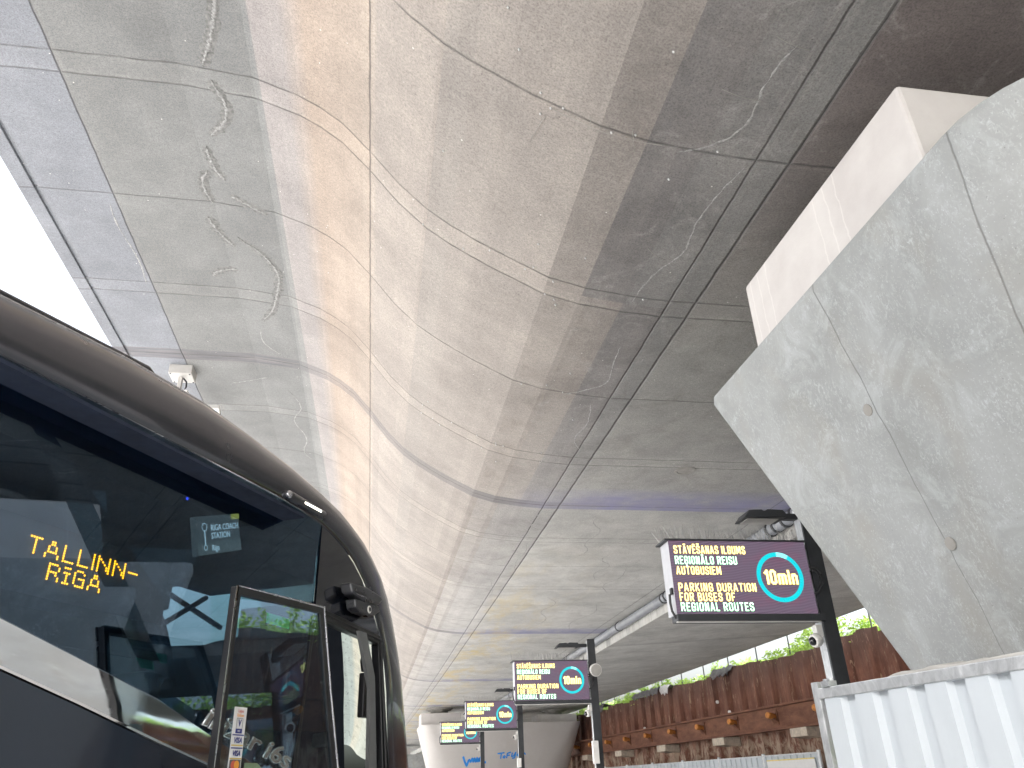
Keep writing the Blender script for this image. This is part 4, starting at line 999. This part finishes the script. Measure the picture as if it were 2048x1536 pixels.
# panel added to block bright sky through the driver's half of the windscreen, and two wiper arms crossing above it
def fr_pt(i, j, back):
    p = front_rows[i][j]; return (p[0] - back, p[1], p[2] - back * 0.3)
c = MB(); c.grid([[fr_pt(i, j, 0.07) for j in (3, 4, 5, 6, 7, 8)] + [(front_rows[i][8][0] - 0.35, W - 0.02, front_rows[i][8][2] - 0.05)] for i in range(14, 20)]); bl_ = c.build('windscreen_blocker', M['viewblock'], bus, True, 50)
c = MB(); c.tube([(1.62, 1.55, 3.06), (2.30, 1.55, 2.90)], 0.022, 6); c.tube([(1.58, 1.52, 2.83), (2.02, 1.52, 3.11)], 0.022, 6); c.build('cross_bar', M['black'], bus)
# wheels
for s in (-6.6, 0.05 - 0.0):
    for y in (0.14, W - 0.45):
        c = MB(); c.lathe((s - 0.6, y - 0.10, 0.5), (0, 1, 0), [(0, 0.30), (0.01, 0.46), (0.06, 0.5), (0.28, 0.5), (0.33, 0.46), (0.34, 0.3)], 28); wh = c.build('wheel', M['black'], bus, True, 40)
        c = MB(); c.lathe((s - 0.6, y - 0.115, 0.5), (0, 1, 0), [(0, 0.05), (0.0, 0.24), (0.03, 0.29)], 20); c.build('rim', M['alu'], wh, True, 40)
# interior
c = MB(); c.box(-8.9, 1.2, 0.06, W - 0.06, 3.40, 3.42); c.box(1.2, 1.80, 0.32, 1.30, 3.06, 3.40); c.box(1.2, 1.75, 1.30, W - 0.06, 3.16, 3.46); c.build('ceiling', M['inner'], bus)
c = MB(); c.box(-8.9, 1.1, 0.06, W - 0.06, 1.0, 1.05); c.box(1.1, 2.6, 0.06, W - 0.06, 0.38, 0.42); c.build('floor', M['inner'], bus)
c = MB(); c.box(-8.9, 0.2, 0.45, 0.95, 3.0, 3.28); c.box(-8.9, 1.7, W - 0.95, W - 0.07, 2.95, 3.36); c.build('luggage_rack', M['inner'], bus, bevel=0.03)
c = MB(); c.box(1.05, 1.10, 0.5, W - 0.07, 1.0, 2.0); c.build('partition', M['inner'], bus)
c = MB(); c.prism([(2.15, 0.5, 0.42), (2.15, 0.5, 1.25), (2.35, 0.5, 1.42), (2.70, 0.5, 1.30), (2.75, 0.5, 0.42)], (0, W - 0.62, 0)); c.build('dashboard', M['inner'], bus, bevel=0.03)
def seat(s, y):
    c = MB(); c.box(s - 0.25, s + 0.22, y, y + 0.46, 1.40, 1.52); c.prism([(s - 0.30, y, 1.48), (s - 0.18, y, 1.48), (s - 0.34, y, 2.22), (s - 0.44, y, 2.22)], (0, 0.46, 0)); c.box(s - 0.1, s + 0.1, y + 0.18, y + 0.28, 1.05, 1.4)
    c.build('seat', M['inner'], bus, bevel=0.03)
for s in [-8.0 + 0.85 * i for i in range(11)]:
    for y in (0.22, 0.70, W - 0.70, W - 1.18): seat(s, y)
# sun blind and mirror monitor in the cab
c = MB(); c.box(2.02, 2.06, 0.45, 1.15, 2.62, 2.98); c.build('sun_blind', M['inner'], bus, bevel=0.01)
c = MB(); c.box(2.40, 2.52, 0.14, 0.20, 2.10, 2.44); c.build('mirror_monitor', M['black'], bus, bevel=0.012)
c = MB(); c.tube([(2.42, 0.17, 2.46), (2.34, 0.14, 2.52), (2.30, 0.10, 2.60)], 0.02, 8); c.build('monitor_arm', M['black'], bus, True)
c = MB(); c.prism([(2.40, 0.05, 1.2), (2.58, 0.05, 1.2), (2.40, 0.05, 2.40), (2.22, 0.05, 2.72), (2.10, 0.05, 2.72), (2.33, 0.05, 2.30)], (0, 0.03, 0)); 
c.build('pillar_lining', M['lining'], bus)
# destination display: 5x7 dots behind the glass
GL = {'T': ["11111", "00100", "00100", "00100", "00100", "00100", "00100"], 'A': ["001100", "001100", "010010", "010010", "011110", "100001", "100001"], 'L': ["10000"] * 6 + ["11111"],
      'I': ["1"] * 7, 'N': ["100001", "110001", "101001", "100101", "100011", "100011", "100001"], '-': ["00000"] * 3 + ["11111"] + ["00000"] * 3,
      'R': ["11110", "10001", "10001", "11110", "10010", "10001", "10001"], 'Ī': ["111", "000", "111", "010", "010", "010", "111"], 'G': ["01110", "10001", "10000", "10111", "10001", "10001", "01111"], }
dd = MB(); px, pz = 0.0142, 0.0118
def dots(txt, s0, z0):
    s = s0
    for ch in txt:
        gph = GL[ch]
        for r_, line in enumerate(gph):
            for k, b in enumerate(line):
                if b == '1':
                    dd.lathe((s + k * px, 0.034, z0 - r_ * pz), (0, -1, 0), [(0, 0.0054), (0.003, 0.0048), (0.0045, 0.0015)], 8)
        s += (len(gph[0]) + 1) * px + (0.004 if ch != 'I' else 0.002)
dots('TALLINN-', -1.015, 2.672); dots('RĪGA', -0.885, 2.574)
db = MB(); db.box(-1.25, -0.1, 0.045, 0.06, 2.42, 2.75); dbo = db.build('destination_display', M['inner'], bus)
dd.build('destination_lettering', M['amber'], dbo, True, 60)
# ceiling monitor with the stop list, turned towards the aisle
MW, MH = 0.43, 0.245
mm = MB(); mm.box(0, MW, 0.002, 0.05, 0, MH); mon = mm.build('stop_monitor', M['mon'], bus, bevel=0.004)
mon.location = (0.335, 0.235, 2.925); mon.rotation_euler = (0, R(-19), 0)
mm = MB(); mm.box(0.0, MW, -0.001, 0.001, 0.0, 0.075); mm.build('screen_bar', M['mon_bar'], mon)
mm = MB(); mm.box(MW - 0.085, MW, -0.001, 0.001, MH - 0.035, MH); mm.build('screen_tag', M['mon_tag'], mon)
for body, sz, x, z in (('RIGA COACH', 0.056, 0.130, 0.148), ('STATION', 0.056, 0.130, 0.096), ('Riga', 0.054, 0.130, 0.020)):
    link('screen_text', text_mesh(body, sz, M['mon_text'], 0.0008, 0.82), mon, (x, -0.002, z))
mm = MB()
for cx, cz, r0, r1 in ((0.07, 0.175, 0.026, 0.021), (0.07, 0.045, 0.018, 0.013)):
    rows = [[(cx + rr * math.cos(a), -0.002, cz + rr * math.sin(a)) for rr in (r0, r1)] for a in [2 * math.pi * i / 20 for i in range(21)]]
    mm.grid(rows)
mm.box(0.066, 0.074, -0.0025, -0.0015, 0.063, 0.149); mm.build('screen_route', M['mon_text'], mon)
# small lit things inside
c = MB(); c.lathe((1.30, 0.45, 3.165), (0, -0.5, -1), [(0, 0.03), (0.012, 0.026), (0.014, 0.01)], 14); c.build('reading_light', M['spot'], bus, True)
c = MB(); c.box(0.22, 0.235, 0.30, 0.305, 3.27, 3.285); c.build('standby_light', M['bluedot'], bus)
# door opening frame
c = MB(); c.prism([(1.36, -0.004, 2.785), (2.40, -0.004, 2.715), (2.345, -0.004, 2.640), (1.40, -0.004, 2.695)], (0, 0.08, 0))
c.prism([(2.40, -0.004, 2.715), (2.44, -0.004, 2.50), (2.60, -0.004, 1.73), (2.68, -0.004, 1.1), (2.68, -0.004, 0.35), (2.60, -0.004, 0.35), (2.59, -0.004, 1.1), (2.515, -0.004, 1.73), (2.38, -0.004, 2.45), (2.345, -0.004, 2.64)], (0, 0.08, 0))
c.prism([(1.22, -0.002, 0.35), (1.22, -0.002, 1.6), (1.34, -0.002, 2.78), (1.38, -0.002, 2.78), (1.27, -0.002, 1.6), (1.27, -0.002, 0.35)], (0, 0.08, 0))
df = c.build('door_frame', M['doorblack'], bus, bevel=0.012)
c = MB(); c.tube([(1.40, -0.004, 2.742), (2.36, -0.004, 2.680)], 0.010, 8); c.tube([(2.375, -0.006, 2.66), (2.41, -0.006, 2.45), (2.55, -0.006, 1.73), (2.62, -0.006, 1.1)], 0.010, 8); c.build('door_seal', M['black'], df, True)
# lit strip down the front pillar edge
c = MB(); c.prism([(2.46, -0.008, 2.75), (2.475, -0.008, 2.75), (2.66, -0.008, 1.75), (2.64, -0.008, 1.75)], (0, 0.012, 0)); c.build('pillar_trim', M['chrome'], bus)
# open door leaf standing off the side
dr = bpy.data.objects.new('door', None)
dz0, dy = 0.35, -0.36
def dpt(s, z, y=dy): return (s, y, z)
outer = [(-0.02, dz0), (1.60, dz0), (1.18, 1.71), (1.03, 2.15), (0.875, 2.645), (-0.02, 2.606)]
inner = [(0.02, 0.5), (1.49, 0.5), (1.125, 1.71), (0.98, 2.14), (0.838, 2.605), (0.02, 2.566)]
c = MB()
n = len(outer)
vo = [[c.bm.verts.new((p[0], y, p[1])) for p in outer] for y in (dy, dy + 0.045)]; vi = [[c.bm.verts.new((p[0], y, p[1])) for p in inner] for y in (dy, dy + 0.045)]
for i in range(n):
    j = (i + 1) % n
    c.bm.faces.new((vo[0][i], vo[0][j], vi[0][j], vi[0][i])); c.bm.faces.new((vo[1][i], vi[1][i], vi[1][j], vo[1][j]))
    c.bm.faces.new((vo[0][i], vo[1][i], vo[1][j], vo[0][j])); c.bm.faces.new((vi[0][i], vi[0][j], vi[1][j], vi[1][i]))
door = c.build('door', M['doorblack'], bus, bevel=0.006)
c = MB(); c.prism([(p[0], dy + 0.012, p[1]) for p in inner], (0, 0.006, 0)); c.build('door_glass', M['glass_door'], door)
c = MB(); c.tube([(-0.022, dy - 0.002, dz0), (-0.022, dy - 0.002, 2.606), (0.875, dy - 0.002, 2.648), (1.03, dy - 0.002, 2.15), (1.182, dy - 0.002, 1.71)], 0.008, 8); c.build('door_edge_strip', M['alu'], door, True, 60)
c = MB(); c.tube([(0.5, -0.30, 0.9), (0.9, -0.15, 0.95), (1.3, 0.05, 0.95)], 0.03, 8); c.build('door_arm', M['black'], bus, True)
# stickers on the door glass
sx0, sx1 = 0.097, 0.201
c = MB(); c.box(sx0, sx1, dy + 0.007, dy + 0.010, 1.52, 2.0); stk = c.build('payment_sticker', M['paper'], door)
ys_ = dy + 0.005
def sbox(x0, x1, z0, z1, m, nm='print'):
    c = MB(); c.box(x0, x1, ys_ + 0.0005, ys_ + 0.0015, z0, z1); c.build(nm, M[m], stk)
def stext(body, sz, x, z, m, sx=0.9, sh=0.0, bold=0.0):
    link('print', text_mesh(body, sz, M[m], 0.0004, sx, bold, 'CENTER', sh), stk, (x, ys_, z))
cx = (sx0 + sx1) / 2
stext('Laipni', 0.022, cx, 1.974, 'redprint'); stext('lūdzam', 0.022, cx, 1.953, 'orangeprint')
sbox(cx - 0.026, cx - 0.024, 1.892, 1.945, 'greyprint'); sbox(cx + 0.024, cx + 0.026, 1.892, 1.945, 'greyprint'); sbox(cx - 0.026, cx + 0.026, 1.944, 1.946, 'greyprint')
stext('V', 0.044, cx, 1.908, 'navy', bold=0.0015)
sbox(cx - 0.027, cx + 0.027, 1.873, 1.895, 'navy'); stext('PAY', 0.014, cx, 1.879, 'paper')
for z in (1.862, 1.800):
    sbox(sx0 + 0.004, sx1 - 0.004, z, z + 0.006, 'navy'); stext('VISA', 0.036, cx, z - 0.034, 'navy', 0.95, 0.2, 0.0012); sbox(sx0 + 0.004, sx1 - 0.004, z - 0.049, z - 0.043, 'gold')
for z, c1, c2 in ((1.690, 'redprint', 'orangeprint'), (1.625, 'redprint', 'blueprint')):
    sbox(sx0 + 0.007, sx1 - 0.007, z, z + 0.058, 'greyprint')
    for k, (dx, m) in enumerate(((-0.013, c1), (0.013, c2))):
        c = MB(); c.lathe((cx + dx, ys_ + 0.0008 - 0.0004 * k, z + 0.034), (0, -1, 0), [(0, 0.021), (0.0006, 0.021)], 20); c.build('print', M[m], stk)
c = MB(); c.box(0.30, 0.535, dy + 0.019, dy + 0.021, 2.462, 2.520); c.build('green_sticker', M['greenfilm'], door)
c = MB(); c.prism([(0.24, dy + 0.020, 1.60), (0.42, dy + 0.020, 1.60), (0.40, dy + 0.020, 1.715), (0.36, dy + 0.020, 1.735), (0.25, dy + 0.020, 1.735)], (0, 0.001, 0)); c.build('yellow_sticker', M['softyellow'], door)
# chrome lettering on the side above the strip, following its slope
tl = text_mesh('irizar i6s', 0.150, M['satin'], 0.004, 1.0, 0.001, 'LEFT', 0.25, 1.0, 0.0045)
w = max(v.co.x for v in tl.vertices); tl.transform(Matrix.Diagonal((0.93 / w, 1, 1, 1)))
lt = link('chrome_lettering', tl, bus, (0.275, -0.010, 1.945)); lt.rotation_euler = (0, R(14.5), 0)
# rear view camera pod above the door
pod = MB()
pod.prism([(1.62, -0.02, 2.99), (1.88, -0.02, 3.005), (2.10, -0.02, 2.985), (2.16, -0.02, 2.955), (2.10, -0.02, 2.905), (1.86, -0.02, 2.885), (1.66, -0.02, 2.915)], (0, -0.11, 0))
pd = pod.build('mirror_camera', M['trim'], bus, bevel=0.018)
c = MB(); c.prism([(1.72, -0.02, 2.888), (2.10, -0.02, 2.905), (2.14, -0.02, 2.86), (2.02, -0.02, 2.80), (1.80, -0.02, 2.80), (1.74, -0.02, 2.825)], (0, -0.095, 0)); c.build('camera_housing', M['trim'], pd, bevel=0.012)
c = MB(); c.lathe((1.95, -0.112, 2.845), (0, -1, 0), [(0, 0.030), (0.008, 0.030), (0.010, 0.020)], 20); c.build('lens_ring', M['white'], pd, True, 30)
c = MB(); c.lathe((1.95, -0.121, 2.845), (0, -1, 0), [(0, 0.019), (0.004, 0.017), (0.005, 0.005)], 16); c.build('lens', M['lens'], pd, True, 30)
c = MB(); c.box(1.70, 1.86, -0.136, -0.128, 2.925, 2.945); c.build('pod_grille', M['black'], pd); 
c = MB(); c.box(1.70, 1.86, -0.138, -0.130, 2.915, 2.921); c.build('pod_strip', M['alu'], pd)
# marker lamp on the cove
c = MB(); c.lathe((0.86, -0.018, 3.455), (0.52, 0, -0.015), [(-0.03, 0.005), (-0.02, 0.022), (0.0, 0.033), (0.04, 0.036), (0.10, 0.036), (0.46, 0.034), (0.47, 0.02)], 18)
lampo = c.build('door_lamp', M['trim'], bus, True, 50)
c = MB(); c.box(1.02, 1.24, -0.057, -0.050, 3.440, 3.452); c.build('lamp_bar', M['lampwhite'], lampo)
c = MB(); c.lathe((0.845, -0.028, 3.455), (-1, -0.25, 0), [(0, 0.030), (0.02, 0.026), (0.034, 0.012)], 16); c.build('lamp_sensor', M['alu'], lampo, True, 60)

# the coach side leans inwards above the waist: move those panels together
LEAN = 0.175
def lean_mesh(me):
    for v in me.vertices:
        yl = LEAN * max(0.0, v.co.z - 1.9)
        if yl:
            k = 1 + yl / 3.11
            v.co.x = -3.595 + (v.co.x + 3.595) * k; v.co.z = 1.6 + (v.co.z - 1.6) * k; v.co.y += yl
for o in [x for x in bus.children_recursive if x.type == 'MESH']:
    if o.name.split('.')[0] in ('side_window', 'door_header_panel', 'destination_display', 'destination_lettering', 'chrome_strip', 'door_frame', 'door_seal', 'door_lamp', 'lamp_bar', 'lamp_sensor', 'mirror_camera', 'camera_housing', 'lens_ring', 'lens', 'pod_grille', 'pod_strip', 'pillar_trim', 'window_border'):
        lean_mesh(o.data)
for o in bus.children:
    if o.name == 'cove_panel': lean_mesh(o.data)
